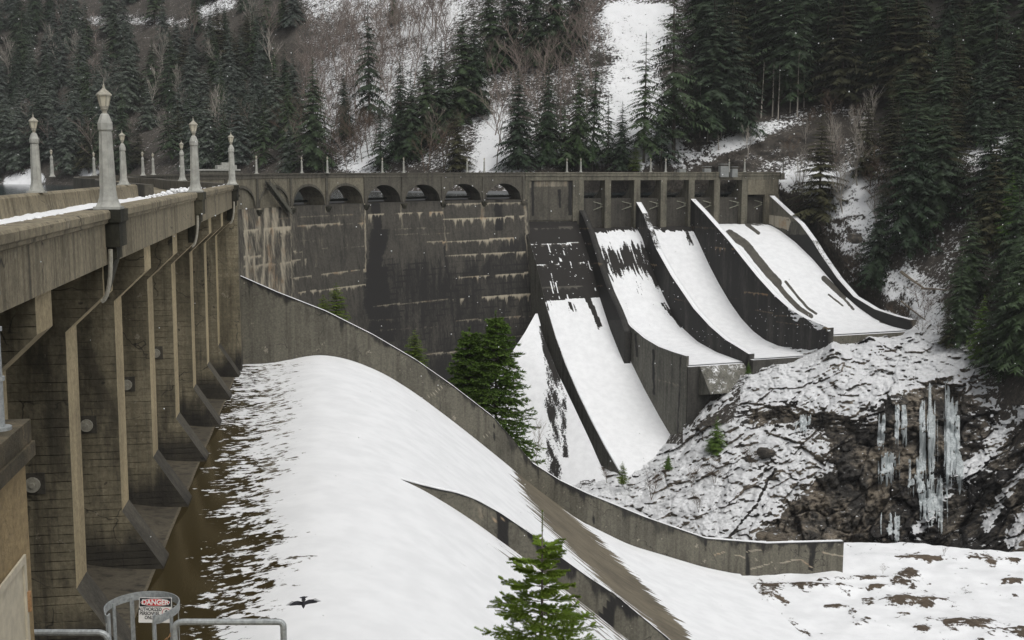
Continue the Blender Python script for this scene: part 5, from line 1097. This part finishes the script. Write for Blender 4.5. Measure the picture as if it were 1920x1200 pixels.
# ------------------------------------------------------------------ TREES
def conifer_protos(seed, whorls=34, nb=6, width=.19, droop=.35, bare=.06, stations=6, leaf=.34, power=.85, irregular=.3, flare=0):
    r = np.random.RandomState(seed); Vs, Fs = [], []
    for w_ in range(whorls):
        t = bare+(1-bare)*((w_+r.rand()*.8)/whorls)**.92; f = (1-t)/(1-bare)
        L0 = width*(f**power+.02)*(.35+.65*min(1, (1-f)*9+.35)) if not flare else width*f**power
        k = nb if f > .25 else max(3, nb-2)
        for b in range(k):
            if r.rand() < .10*irregular*2: continue
            a = 2*math.pi*(b+r.rand()*.9)/k+w_*1.3; L = L0*(1-irregular+irregular*1.8*r.rand()); dr = droop*(.5+.9*f)*(.7+.6*r.rand())
            ca, sa = math.cos(a), math.sin(a); z0 = t+r.randn()*.004
            def P(s_): return np.array([ca*L*s_, sa*L*s_, z0+L*(.18*s_-dr*s_**1.6)])
            sx = np.array([-sa, ca, 0.]); fw = np.array([ca, sa, -dr*.6])
            for q in range(stations):
                s_ = .12+.86*(q+.5*r.rand())/stations; p = P(s_); ll = L*leaf*(1.15-.55*s_)*(.7+.6*r.rand())
                for sd_ in (-1, 1):
                    tip = p+sx*sd_*ll*(.75+.3*r.rand())+fw*ll*.55+np.array([0, 0, -ll*(.25+.35*r.rand())]); wd = fw*ll*.42; up = np.array([0, 0, ll*.10])
                    b0 = len(Vs); Vs += [p-wd*.5+up, p+wd*.5, tip]; Fs.append((b0, b0+1, b0+2))
            p, e = P(.82), P(1.05); b0 = len(Vs); Vs += [p+sx*L*.07, p-sx*L*.07, e]; Fs.append((b0, b0+1, b0+2))
    for k in range(5):
        a = k*1.3; b0 = len(Vs); Vs += [(.004*math.cos(a), .004*math.sin(a), .95), (.004*math.cos(a+2.5), .004*math.sin(a+2.5), .95), (0, 0, 1.01)]; Fs.append((b0, b0+1, b0+2))
    return Vs, Fs
def tree_proto(name, cat, label, seed, mat, trunk_mat, **kw):
    r = thing(name, label, cat); Vs, Fs = conifer_protos(seed, **kw)
    np_mesh('crown', Vs, Fs, mat, r, None, False)
    mb = MB(); rg = random.Random(seed); mb.tube([(0, 0, -.05), (rg.uniform(-.003, .003), 0, .3), (0, rg.uniform(-.003, .003), .65), (0, 0, .98)], [.011, .0085, .005, .001], 6); mb.build('trunk', trunk_mat, r)
    return r
KINDS = {}
def proto(key, n, seed, mat, tm, **kw): KINDS[key] = [(lambda r: (r, [(c, []) for c in kids(r)]))(tree_proto('conifer', 'conifer', 'x', seed+i, M[mat], M[tm], **kw)) for i in range(n)]
proto('fir', 4, 100, 'fir', 'bark', whorls=44, nb=8, width=.21, leaf=.27, irregular=.42, droop=.5, stations=9)
proto('airy', 2, 140, 'fir', 'bark', whorls=30, nb=6, width=.19, leaf=.27, stations=8, bare=.10, droop=.5, irregular=.5)
proto('wide', 2, 150, 'fir', 'bark', whorls=40, nb=9, width=.26, leaf=.24, stations=10, bare=.03, droop=.4, power=.75, irregular=.4)
proto('frost', 4, 200, 'fir_frost', 'bark', whorls=40, nb=8, width=.22, leaf=.30, irregular=.42, droop=.5, stations=8)
proto('olive', 2, 300, 'olive', 'bark', width=.21, irregular=.45, nb=8, leaf=.28, stations=9)
proto('green', 2, 350, 'green', 'bark', width=.22, whorls=36, stations=8, nb=7)
proto('cedar', 2, 400, 'cedar', 'bark', width=.26, whorls=30, stations=8, power=.6, droop=.1)
proto('pole', 2, 450, 'olive', 'pale_twig', width=.09, whorls=22, nb=4, bare=.3, irregular=.6)
USED = set(); NCON = [0]
TR = random.Random(77)
def place_tree(kind, u, vb, px, label, group=None, Y=None, wide=1.0, sink=.3):
    pr, ch = TR.choice(KINDS[kind]); 
    p = ground_z(u, vb) if Y is None else at_y(u, vb, Y)
    h = px*p[1]/FPX; sc = (h*wide*TR.uniform(.9, 1.12), h*wide*TR.uniform(.9, 1.12), h); rz = TR.uniform(0, 6.28); loc = (p[0], p[1], p[2]-sink)
    NCON[0] += 1
    if id(pr) not in USED:
        USED.add(id(pr)); pr.location = loc; pr.rotation_euler = (0, 0, rz); pr.scale = sc; pr['label'] = label
        if group: pr['group'] = group
        return pr
    r = copy_tree(pr, ch, loc, rz, sc, label, group); r.rotation_euler = (TR.gauss(0, .022), TR.gauss(0, .022), rz); return r
# trees one can tell apart
ONE = [('airy', 693, 238, 232, 'tall slender dark fir standing alone among bare brown trees on the snowy slope', 1.0), ('fir', 590, 322, 212, 'broad dark fir directly behind the first open arch', 1.15), ('fir', 646, 262, 130, 'mid sized fir just behind and above the broad fir at the first arch', 1),
 ('airy', 714, 322, 130, 'small dusted fir beside the snow patch behind the third arch', 1.3), ('fir', 752, 300, 195, 'fir at the low end of the diagonal row of firs above the third arch', 1), ('fir', 772, 300, 165, 'second fir in the diagonal row, with overlapping branches', 1.1), ('fir', 800, 272, 185, 'third fir in the diagonal row, one of its fullest', 1.1), ('fir', 828, 255, 175, 'fourth fir in the diagonal row, below the tall peak fir', 1),
 ('wide', 868, 225, 205, 'tall peak fir at the top of the diagonal row below the road cut', .9), ('fir', 892, 215, 195, 'fir shoulder to shoulder with the tall peak fir', 1.05), ('olive', 858, 322, 125, 'olive brown fir behind the fifth arch', 1.1), ('wide', 972, 318, 185, 'wide drooping fir behind the sixth arch, beside the lower snow strip', .95), ('fir', 1028, 312, 200, 'dense fir next to the wide drooping fir above the plug wall', .9),
 ('airy', 1060, 318, 150, 'thin fir between the dense fir and the twin topped firs', 1), ('fir', 1085, 318, 200, 'front one of the twin topped firs above the first gate', .9), ('airy', 1110, 314, 225, 'taller rear one of the twin topped firs at the edge of the scree', .95), ('airy', 1140, 320, 150, 'sparse fir on the foot of the white scree slope', 1), ('fir', 1165, 320, 130, 'low fir at the foot of the scree above the second gate', 1.2),
 ('airy', 1207, 300, 235, 'sparse tall fir half covering the white scree slope', 1.1), ('airy', 1263, 292, 330, 'very tall fir on the right edge of the white scree slope', 1.1), ('airy', 1240, 316, 170, 'short fir in front of the very tall scree edge fir', 1.2), ('cedar', 1192, 322, 50, 'small yellow green conifer just behind the gate deck', 1.2),
 ('fir', 738, 48, 80, 'single fir below the ledge at the top of the bare brown slope', 1), ('wide', 960, 118, 190, 'dark fir at the lower tip of the upper central fir clump', .9), ('fir', 1000, 130, 215, 'dark fir in the middle of the upper central fir clump', 1), ('fir', 1040, 120, 200, 'dark fir near the scree in the upper central fir clump', 1), ('fir', 928, 135, 190, 'dark fir between the peak fir and the upper central clump', 1.), ('fir', 1078, 88, 150, 'small fir at the scree side end of the upper central clump', 1),
 ('olive', 1535, 420, 220, 'broad dark fir overhanging the rock cut at the bank end of the deck', 1.25), ('fir', 1640, 540, 200, 'lone fir on the snowy bank beside the outer chute wall', 1.05), ('wide', 1700, 470, 290, 'large black green fir above the lone bank fir', .9), ('fir', 1762, 420, 240, 'dark fir behind the large black green fir on the right bank', 1.1),
 ('olive', 1858, 480, 220, 'olive tinted fir below the reddish soil slope', 1.1), ('fir', 1905, 560, 260, 'tall fir at the frame edge halfway down the right bank', 1.1), ('fir', 1820, 570, 190, 'fir on the right bank beside a fallen trunk', 1.2), ('fir', 1800, 640, 180, 'fir above the brown bush at the bluff shoulder', 1.1), ('wide', 1880, 700, 220, 'low wide fir hanging over the dark cliff at the frame edge', 1), ('fir', 1925, 690, 300, 'outermost fir on the right bank cut off by the frame', 1.1),
 ('olive', 1775, 650, 90, 'small brownish fir on the crest of the bluff shoulder', 1.4), ('green', 1840, 675, 130, 'green fir on the bluff shoulder under the taller bank firs', 1.2)]
for k, u, vb, px, lab, wd in ONE: place_tree(k, u, vb, px, lab, 'conifers that stand out on the far slopes', wide=wd)
def scatter(zone, n, kinds, px_fn, label, group, sep, wide=1., seed=1, tries=6000):
    rg = random.Random(seed); pts = []; us = [p[0] for p in zone]; vs = [p[1] for p in zone]; c = 0
    while len(pts) < n and c < tries:
        c += 1; u, v = rg.uniform(min(us), max(us)), rg.uniform(min(vs), max(vs))
        if not inpoly(np.array([u]), np.array([v]), zone)[0]: continue
        if any(abs(u-a) < sep and abs(v-b) < sep*1.1 for a, b in pts): continue
        pts.append((u, v)); place_tree(rg.choice(kinds), u, v, px_fn(u, v, rg), label, group, wide=wide*rg.uniform(.9, 1.2))
scatter([(-40, 30), (560, 30), (570, 200), (548, 325), (380, 332), (-40, 338)], 118, ['frost', 'frost', 'frost', 'fir', 'airy'], lambda u, v, r: r.uniform(85, 135)*(.72+.45*v/330), 'frost dusted fir in the dense misty forest across the lake', 'firs of the misty forest across the lake', 17, 1.02, 2)
scatter([(-40, 280), (240, 300), (330, 335), (-40, 340)], 10, ['olive', 'frost'], lambda u, v, r: r.uniform(70, 110), 'young yellowish fir on the lake shore under the misty forest', 'young firs on the lake shore', 18, 1.1, 12)
scatter([(300, 60), (480, 80), (520, 300), (330, 300)], 8, ['olive'], lambda u, v, r: r.uniform(80, 120), 'olive tinted fir among the frosty trees across the lake', 'olive firs among the frosty trees across the lake', 26, 1.1, 15)
scatter([(-40, -50), (560, -60), (560, 30), (-40, 30)], 18, ['frost'], lambda u, v, r: r.uniform(70, 90), 'pale misty fir along the upper edge of the far hillside', 'firs along the upper edge of the far hillside', 22, 1., 22)
scatter([(1310, -60), (1990, -90), (1990, 190), (1790, 200), (1620, 200), (1480, 215), (1330, 270)], 86, ['fir', 'fir', 'fir', 'olive', 'airy'], lambda u, v, r: r.uniform(165, 265)*(.8+.25*v/250), 'tall black green fir in the dense forest above the rock cut', 'tall firs of the dense forest above the rock cut', 16, 1.15, 3)
scatter([(1290, 310), (1480, 222), (1540, 212), (1480, 180), (1300, 262)], 15, ['pole'], lambda u, v, r: r.uniform(75, 130), 'thin pole like young tree on the snowy edge under the dense forest', 'thin young trees under the dense forest', 9, 1.2, 4)
scatter([(1560, 330), (1600, 240), (1800, 210), (1990, 240), (1990, 380), (1800, 420), (1660, 400)], 20, ['fir', 'wide', 'olive'], lambda u, v, r: r.uniform(130, 200), 'dark bushy fir on the steep bank beside the outer spillway', 'bushy firs of the steep bank', 22, 1.15, 6)
scatter([(1800, 480), (1990, 400), (1990, 690), (1860, 680)], 10, ['fir', 'olive', 'green'], lambda u, v, r: r.uniform(110, 170), 'dark fir in the thicket at the foot of the steep bank', 'firs of the thicket at the bank foot', 20, 1.15, 8)
# bare broadleaved trees
def bare_proto(seed, mat, spread=.5):
    r = random.Random(seed); t = thing('bare_tree', 'x', 'bare tree'); tr, br = MB(), MB()
    def grow(mb, p, d, L, rad, lev):
        q = p; pts = [p]; rs = [rad]
        for k in range(3):
            d = (d+Vector((r.uniform(-1, 1), r.uniform(-1, 1), r.uniform(-.3, .7)))*.16).normalized(); q = q+d*(L/3); pts.append(q); rs.append(rad*(1-.25*(k+1)))
        (mb if lev == 0 else br).tube(pts, rs, 5 if lev == 0 else 3, False)
        if lev >= 3: return
        n = (8, 5, 4)[lev]
        for k in range(n):
            f = r.uniform(.3, 1.) if lev else .25+.75*(k+.5)/n; i = min(2, int(f*3)); s_ = pts[i].lerp(pts[i+1], f*3-i)
            a = r.uniform(0, 6.28); e = Vector((math.cos(a), math.sin(a), 0)); dd = (d*r.uniform(.6, 1.)+e*r.uniform(.5, 1.0)*spread*1.5+Vector((0, 0, .25))).normalized()
            grow(mb, s_, dd, L*r.uniform(.38, .58), rad*(.5 if lev == 0 else .6), lev+1)
    for k in range(r.choice((1, 2, 2))):
        grow(tr, Vector((r.uniform(-.02, .02), r.uniform(-.02, .02), -.03)), Vector((r.uniform(-.25, .25), r.uniform(-.25, .25), 1)).normalized(), .68, .0085, 0)
    tr.build('trunk', mat, t); br.build('branches', mat, t); return t, [(c, []) for c in kids(t)]
BARE = {'brown': [bare_proto(s_, M['twig']) for s_ in (1, 2, 3)], 'pale': [bare_proto(s_, M['pale_twig'], .35) for s_ in (4, 5)], 'red': [bare_proto(s_, M['dry'], .7) for s_ in (6,)]}
def place_bare(kind, u, vb, px, label, group=None, wide=1., Y=None):
    t, ch = TR.choice(BARE[kind]); p = ground_z(u, vb) if Y is None else at_y(u, vb, Y); h = px*p[1]/FPX; sc = (h*wide, h*wide, h); rz = TR.uniform(0, 6.28); loc = tuple(p)
    if id(t) not in USED:
        USED.add(id(t)); t.location = loc; t.rotation_euler = (0, 0, rz); t.scale = sc; t['label'] = label
        if group: t['group'] = group
    else: copy_tree(t, ch, loc, rz, sc, label, group)
def scatter_bare(zone, n, kinds, lo, hi, label, group, sep, seed, wide=1.15):
    rg = random.Random(seed); pts = []; us = [p[0] for p in zone]; vs = [p[1] for p in zone]; c = 0
    while len(pts) < n and c < 4000:
        c += 1; u, v = rg.uniform(min(us), max(us)), rg.uniform(min(vs), max(vs))
        if not inpoly(np.array([u]), np.array([v]), zone)[0] or any(abs(u-a) < sep and abs(v-b) < sep for a, b in pts): continue
        pts.append((u, v)); place_bare(rg.choice(kinds), u, v, rg.uniform(lo, hi), label, group, wide*rg.uniform(.85, 1.2))
scatter_bare([(560, 110), (620, 70), (850, 40), (850, 110), (740, 230), (640, 250), (560, 250)], 85, ['brown'], 70, 125, 'bare brown tree on the open snowy slope between the firs', 'bare brown trees on the open slope', 9, 31)
scatter_bare([(900, 230), (960, 150), (1110, 60), (1140, 120), (1080, 250), (960, 310), (900, 320)], 30, ['brown'], 85, 140, 'bare brown tree beside the white scree slope', 'bare trees beside the scree', 14, 32)
scatter_bare([(500, 322), (560, 250), (660, 260), (840, 300), (840, 325)], 22, ['brown', 'red'], 60, 110, 'bare twiggy tree close behind the arcade of the dam', 'bare trees close behind the arcade', 13, 33)
scatter_bare([(-20, 330), (0, 60), (540, 60), (540, 320)], 26, ['pale', 'brown'], 65, 105, 'pale leafless tree scattered in the misty fir forest', 'leafless trees in the misty forest', 24, 34)
scatter_bare([(1490, 520), (1500, 350), (1680, 340), (1700, 420), (1640, 600), (1560, 470)], 16, ['pale', 'brown', 'red'], 55, 120, 'thin leafless tree on the snowy bank beside the outer chute wall', 'leafless trees on the bank', 16, 35)
scatter_bare([(1640, 600), (1720, 560), (1790, 600), (1760, 640)], 9, ['red'], 28, 55, 'low reddish brown bush above the end of the outer chute wall', 'reddish bushes above the chute wall', 12, 36, 1.6)
scatter_bare([(1290, 318), (1480, 235), (1640, 230), (1800, 300), (1640, 320)], 12, ['pale', 'red'], 40, 90, 'leafless sapling on the snowy ridge above the gate deck', 'saplings on the ridge', 18, 37)
# bushes and young conifers on the bluff and by the walls
place_tree('cedar', 632, 620, 98, 'yellow green conifer peeking over the training wall in front of the stained arch face', None, Y=118, wide=1.1)
place_tree('cedar', 606, 615, 70, 'smaller yellow green conifer beside the one peeking over the training wall', None, Y=119, wide=1.2)
place_tree('cedar', 778, 690, 80, 'small yellow green conifer top just above the training wall', None, Y=116, wide=1.3)
place_tree('green', 1342, 850, 76, 'young conifer growing on the snowy rock below the square corner of the side wall', None, Y=bluff_y(1342, 838)-.6, wide=1.6)
place_tree('cedar', 1168, 908, 48, 'small green conifer at the lower end of the first chute edge', None, Y=256, wide=1.1)
place_tree('green', 1252, 878, 34, 'stunted conifer at the snowy foot of the first chute', None, Y=bluff_y(1252, 876)-.5, wide=1.4)
place_tree('cedar', 1246, 690, 1, 'x', None, Y=300) if False else None
place_tree('green', 1403, 700, 26, 'tiny conifer in the notch beside the deflector block', None, Y=bluff_y(1403, 702)-.6, wide=1.3)
for (u, v, px, lab) in ((1222, 935, 62, 'dry brown bush on the snow below the first chute'), (1297, 912, 44, 'dry brown bush in the middle of the snowy rock slope'), (1340, 905, 40, 'olive brown tuft on the snowy rock slope'), (1408, 872, 42, 'dark brown bush on the ledge below the overhang'), (1138, 905, 34, 'dry shrub against the end of the first chute edge'), (1002, 872, 95, 'bare thin sapling rising beside the training wall joint')):
    place_bare('red' if px < 90 else 'brown', u, v, px, lab, None, 1.5 if px < 90 else .8, Y=bluff_y(u, v)-.5 if px < 90 else 108)
for i_, (u, v, px) in enumerate(((1310, 960, 40), (1790, 560, 60), (1655, 1075, 18), (1770, 1040, 18), (1850, 1055, 20))): place_bare('red', u, v, px, ('tiny bare twig on the snowy rock face', 'bare shrub among the bank firs', 'dry weed stalk on the terrace near the wall end', 'dry weed stalk at the terrace edge below the ice', 'dry weed stalk at the terrace edge by the frame')[i_], None, 1.4, Y=bluff_y(u, v)-.5 if i_ < 1 else (None if i_ == 1 else 105))

# detailed trees near the camera
def detailed(name, cat, label, loc, h, seed, nmat, whorls, nb, width, needles, nl_, nw, power=.8, upturn=.0, lead=.12, gap=.0, tops=1, bark='bark', bare=.05, curl=.5):
    r = np.random.RandomState(seed); rt = thing(name, label, cat, loc); tk = MB(); Vs, Fs = [], []
    def needle_row(a, b, n, L):
        d = b-a; Ld = np.linalg.norm(d)+1e-9; dn = d/Ld; ref = np.array([0, 0, 1.]) if abs(dn[2]) < .9 else np.array([1., 0, 0]); e1 = np.cross(dn, ref); e1 /= np.linalg.norm(e1); e2 = np.cross(e1, dn)
        f = r.rand(n); ph = r.rand(n)*2*math.pi; base = a+d*f[:, None]; dirn = (np.cos(ph)[:, None]*e1+np.sin(ph)[:, None]*e2*.75+np.array([0, 0, .15]))+dn*curl*(.7+.6*r.rand(n)[:, None])
        dirn /= np.linalg.norm(dirn, axis=1)[:, None]; tip = base+dirn*(L*(.7+.5*r.rand(n)))[:, None]; sd_ = np.cross(dirn, dn); sd_ /= (np.linalg.norm(sd_, axis=1)[:, None]+1e-9)
        b0 = len(Vs); A_, B_ = base-sd_*nw, base+sd_*nw
        for k in range(n): Vs.extend((A_[k], B_[k], tip[k])); Fs.append((b0+3*k, b0+3*k+1, b0+3*k+2))
    for tp in range(tops):
        hh = h*(1-.14*tp); off = np.array([0, 0, 0.]) if tp == 0 else np.array([r.uniform(-1, 1)*width*h*.45, r.uniform(-1, 1)*width*h*.45, 0])
        tk.tube([tuple(off+np.array([0, 0, z])) for z in np.linspace(-.5, hh, 9)], [h*.013*(1-.93*k/8)+.002 for k in range(9)], 7)
        for w_ in range(whorls):
            t = bare+(1-lead-bare)*(w_+.5*r.rand())/whorls; f = 1-t
            for b in range(nb):
                a = 2*math.pi*(b+r.rand()*.7)/nb+w_*2.4; L = width*h*(f**power)*(.65+.6*r.rand()); 
                if r.rand() < gap: continue
                ca, sa = math.cos(a), math.sin(a); z0 = hh*t+r.randn()*hh*(.012 if h > 6 else .006); pp_ = []; dq = r.uniform(.15, .75) if h > 6 else .42
                for s_ in np.linspace(0, 1, 6): pp_.append(off+np.array([ca*L*s_, sa*L*s_, z0+L*((.12 if h < 6 else .3)*s_-dq*s_*s_*(.4+f)+upturn*s_**3)]))
                tk.tube([tuple(p) for p in pp_], [max(.002, h*.0025*(1-.8*k/5)) for k in range(6)], 4, False)
                for k in range(1, 5 if True else 0): needle_row(pp_[k], pp_[k+1], needles, nl_)
                for k in ((1, 2, 3, 4) if h > 6 else (1, 1, 2, 2, 3, 3, 4, 4)):
                    for sd_ in (-1, 1):
                        p = pp_[k]+(pp_[k+1]-pp_[k])*r.rand(); l2 = L*(.42-.06*k)*(.7+.5*r.rand()); q = p+l2*(np.array([ca, sa, 0])*.7+sd_*np.array([-sa, ca, 0])*.75+np.array([0, 0, -.12+upturn*.5]))
                        tk.tube([tuple(p), tuple(q)], [max(.0015, h*.0012), .001], 3, False); needle_row(p, q, needles, nl_)
                        if l2 > 6*nl_:
                            for s3 in (-1, 1):
                                p3 = p+(q-p)*(.3+.3*r.rand()); d3 = (q-p); n3 = np.array([-d3[1], d3[0], 0])*s3; q3 = p3+d3*.4+n3*.35; needle_row(p3, q3, max(4, needles//2), nl_)
        needle_row(off+np.array([0, 0, hh*(1-lead*.7)]), off+np.array([0, 0, hh*1.0]), needles*2, nl_)
    np_mesh('crown', Vs, Fs, M[nmat], rt, None, False); tk.build('trunk', M[bark], rt); return rt
SPY = 25.; sb = at_y(1016, 1200, SPY); stp = at_y(1018, 958, SPY); SH_ = stp[2]-sb[2]
detailed('spruce', 'conifer', 'bright green young spruce in front of the divider wall, nearest tree of all', (sb[0], SPY, stp[2]-3.9), 3.9, 5, 'spruce', 11, 7, .40, 120, .058, .0052, power=.80, upturn=.34, lead=.18, curl=.7, gap=.1, bark='twig')
BY = 128.; bb = at_y(930, 905, BY); bt = at_y(925, 585, BY)
detailed('conifer', 'conifer', 'big bushy bright green conifer behind the training wall, in front of the snow slope', (bb[0], BY, bb[2]), bt[2]-bb[2], 9, 'green', 46, 8, .27, 11, .36, .06, power=.62, upturn=.1, lead=.04, bare=.08, curl=.9)
bt2 = at_y(880, 615, 130); detailed('conifer', 'conifer', 'lower bushy green conifer merged with the big one, toward the dark arch face', (bt2[0], 130, bb[2]), bt2[2]-bb[2], 10, 'green', 38, 8, .26, 11, .36, .06, power=.6, upturn=.1, lead=.04, curl=.9)

# ------------------------------------------------------------------ ICE on the cliff
def ice_fall(label, us, v0, v1, n, rad, seed, taper=True, group=None):
    rg = random.Random(seed); mb = MB(); cl = [rg.uniform(*us) for _ in range(max(3, n//7))]
    for k in range(n):
        u = min(max(rg.gauss(rg.choice(cl), (us[1]-us[0])*.07+1.2), us[0]-2), us[1]+2); a, b = v0+rg.random()**1.5*(v1-v0)*.6, v1-rg.random()**1.3*(v1-v0)*.55; pts, rs = [], []
        if b-a < 8: b = a+8
        yy = bluff_y(u, a); r0 = rad*rg.uniform(.35, 1.25); du_ = 0
        for i in range(10):
            f = i/9; v = a+(b-a)*f; yb = bluff_y(u, v); yy = min(yy+.15, yb+.35); du_ += rg.uniform(-.7, .7); p = at_y(u+du_, v, yy); pts.append(p); rs.append(r0*rg.uniform(.7, 1.2)*((1-f)**.75 if taper else 1-.45*f)*min(1, .35+f*4)+.06)
        mb.tube(pts, rs, 6)
    o = mb.build('icicles', M['ice'], None, True); md = o.modifiers.new('merge', 'REMESH'); md.mode = 'VOXEL'; md.voxel_size = .13; md.use_smooth_shade = True; m2 = o.modifiers.new('soften', 'SMOOTH'); m2.factor = .5; m2.iterations = 3; return tag(o, label, 'icicles', group)
ICE = thing('frozen_waterfall', 'tall pale blue frozen waterfall hanging down the dark cliff', 'icefall', tuple(at_y(1760, 900, bluff_y(1760, 900))))
def adopt(o):
    for k_ in ('label', 'category', 'group'):
        if k_ in o: del o[k_]
    o.parent = ICE; o.matrix_parent_inverse = Matrix.Translation(ICE.location).inverted(); return o
adopt(ice_fall('x', (1740, 1788), 702, 915, 24, .36, 1, False)).name = 'ice_column'
adopt(ice_fall('x', (1726, 1798), 750, 925, 60, .16, 2)).name = 'icicle_fringe'
adopt(ice_fall('x', (1722, 1786), 890, 1005, 46, .2, 3)).name = 'ice_apron'
for lab, us, v0, v1, n, r_ in (('cluster of icicles hanging from the tan boulder edge', (1682, 1698), 758, 842, 26, .22), ('thin pair of icicles on the boulder end facing the chutes', (1648, 1660), 775, 850, 18, .18), ('broad fan of small icicles on the dark wall under the boulder', (1640, 1690), 846, 915, 40, .16), ('row of short icicles under the snowy overhang', (1495, 1535), 776, 812, 26, .16), ('long icicles on the dark wall just beside the frozen waterfall', (1705, 1722), 856, 935, 24, .17), ('patch of ice low on the dark cliff above the terrace', (1655, 1685), 960, 1022, 36, .2), ('thin icicles between the frozen waterfall and the bare rock corner', (1795, 1812), 846, 930, 20, .15)):
    ice_fall(lab, us, v0, v1, n, r_, hash(lab) % 97 if False else len(lab))

# ------------------------------------------------------------------ logs, boulders
def log(pts, r_, label):
    P = [at_y(u, v, float(depth(u, v))-1.2) for u, v in pts]; mb = MB(); mb.tube(P, [r_*(1-.5*i/(len(P)-1)) for i in range(len(P))], 7); tag(mb.build('fallen_trunk', M['wood']), label, 'log', 'fallen trunks on the bank')
log([(1690, 510), (1710, 525), (1732, 540)], .45, 'pale fallen trunk lying down the snowy bank below the lone fir'); log([(1728, 541), (1755, 542), (1778, 544)], .3, 'grey fallen trunk lying level on the snowy bank'); log([(1780, 402), (1800, 398), (1818, 394)], .3, 'thin fallen trunk among the upper bank firs'); log([(1690, 565), (1715, 585), (1735, 600)], .25, 'thin fallen trunk pointing at the end of the outer chute wall')
def boulder(u, v, Y, r_, label, seed, mat='rock'):
    rg = np.random.RandomState(seed); p = at_y(u, v, Y); n1_, n2_ = 12, 18; i, j = np.meshgrid(np.arange(n1_+1), np.arange(n2_+1), indexing='ij'); a, e = math.pi*i/n1_, 2*math.pi*(j % n2_)/n2_
    X, Y_, Z = np.sin(a)*np.cos(e), np.sin(a)*np.sin(e), np.cos(a); q = r_*(.75+.55*fbm(X*1.3+seed, Y_*1.3, Z*1.3, 3, seed)); 
    o = np_mesh('boulder', np.dstack([p[0]+q*X*1.25, p[1]+q*Y_, p[2]+q*Z*.8]), grid_faces(n1_+1, n2_+1), M[mat], None, np.dstack([.7+0*X, 0*X, .12+0*X]), False); tag(o, label, 'boulder')
boulder(1457, 1010, 112, .9, 'tan boulder on the snow just behind the end of the training wall', 2); boulder(1430, 1004, 113, .55, 'small boulder beside the tan one behind the training wall', 3)
boulder(1437, 848, bluff_y(1437, 860), 1.6, 'small reddish boulder on the ledge under the overhang', 4); boulder(1603, 447, 318, 1.7, 'brown boulder on the snowy bank beside the outer chute wall', 5); boulder(1440, 1195, 91, .55, 'grey boulder at the edge of the near apron', 6); boulder(1440, 1143, 98, .5, 'grey stone between the apron edge and the terrace', 7)

# ------------------------------------------------------------------ falling snow and haze
rs = np.random.RandomState(3); nF = 900; Yf = 9+rs.rand(nF)**.7*110; uf = rs.rand(nF)*2100-90; vf = rs.rand(nF)*1250-30
pf = np.stack(at_y(uf, vf, Yf), 1) if False else np.stack([rays(uf, vf)[0]*Yf/rays(uf, vf)[1], Yf, rays(uf, vf)[2]*Yf/rays(uf, vf)[1]], 1)
okf = (pf[:, 2] > np.where(pf[:, 0] < -8, 0, -15)); pf = pf[okf]; rf = (.008+.010*rs.rand(len(pf)))*np.clip(Yf[okf]/22, .5, 2.2)
oc = np.array([(1, 0, 0), (-1, 0, 0), (0, 1, 0), (0, -1, 0), (0, 0, 1), (0, 0, -1)], float); of = np.array([(0, 2, 4), (2, 1, 4), (1, 3, 4), (3, 0, 4), (2, 0, 5), (1, 2, 5), (3, 1, 5), (0, 3, 5)])
Vf_ = (pf[:, None]+oc[None]*rf[:, None, None]).reshape(-1, 3); Ff_ = (of[None]+6*np.arange(len(pf))[:, None, None]).reshape(-1, 3)
tag(np_mesh('snowflakes', Vf_, Ff_, M['snow'], None, None, True), 'small snowflakes falling through the air before the dam', 'snow', None, 'stuff')
for lst in KINDS.values():
    for pr, ch in lst:
        if id(pr) not in USED:
            for c0, _g in ch: bpy.data.objects.remove(c0)
            bpy.data.objects.remove(pr)
for lst in BARE.values():
    for pr, ch in lst:
        if id(pr) not in USED:
            for c0, _g in ch: bpy.data.objects.remove(c0)
            bpy.data.objects.remove(pr)
HAZE = .00009
if HAZE:
    mb = MB(); mb.hexa([(-1200, -80, -90), (1200, -80, -90), (1200, 1300, -90), (-1200, 1300, -90)], [(-1200, -80, 420), (1200, -80, 420), (1200, 1300, 420), (-1200, 1300, 420)])
    hm = bpy.data.materials.new('misty_air'); hm.use_nodes = True; t_ = hm.node_tree; t_.nodes.remove(t_.nodes['Principled BSDF']); pv = t_.nodes.new('ShaderNodeVolumePrincipled')
    pv.inputs['Color'].default_value = (.92, .93, .94, 1); pv.inputs['Density'].default_value = HAZE; t_.links.new(pv.outputs[0], t_.nodes['Material Output'].inputs['Volume'])
    hz = mb.build('haze', hm); tag(hz, 'thin misty winter air over the valley', 'haze', None, 'stuff')
print('conifers', NCON[0])
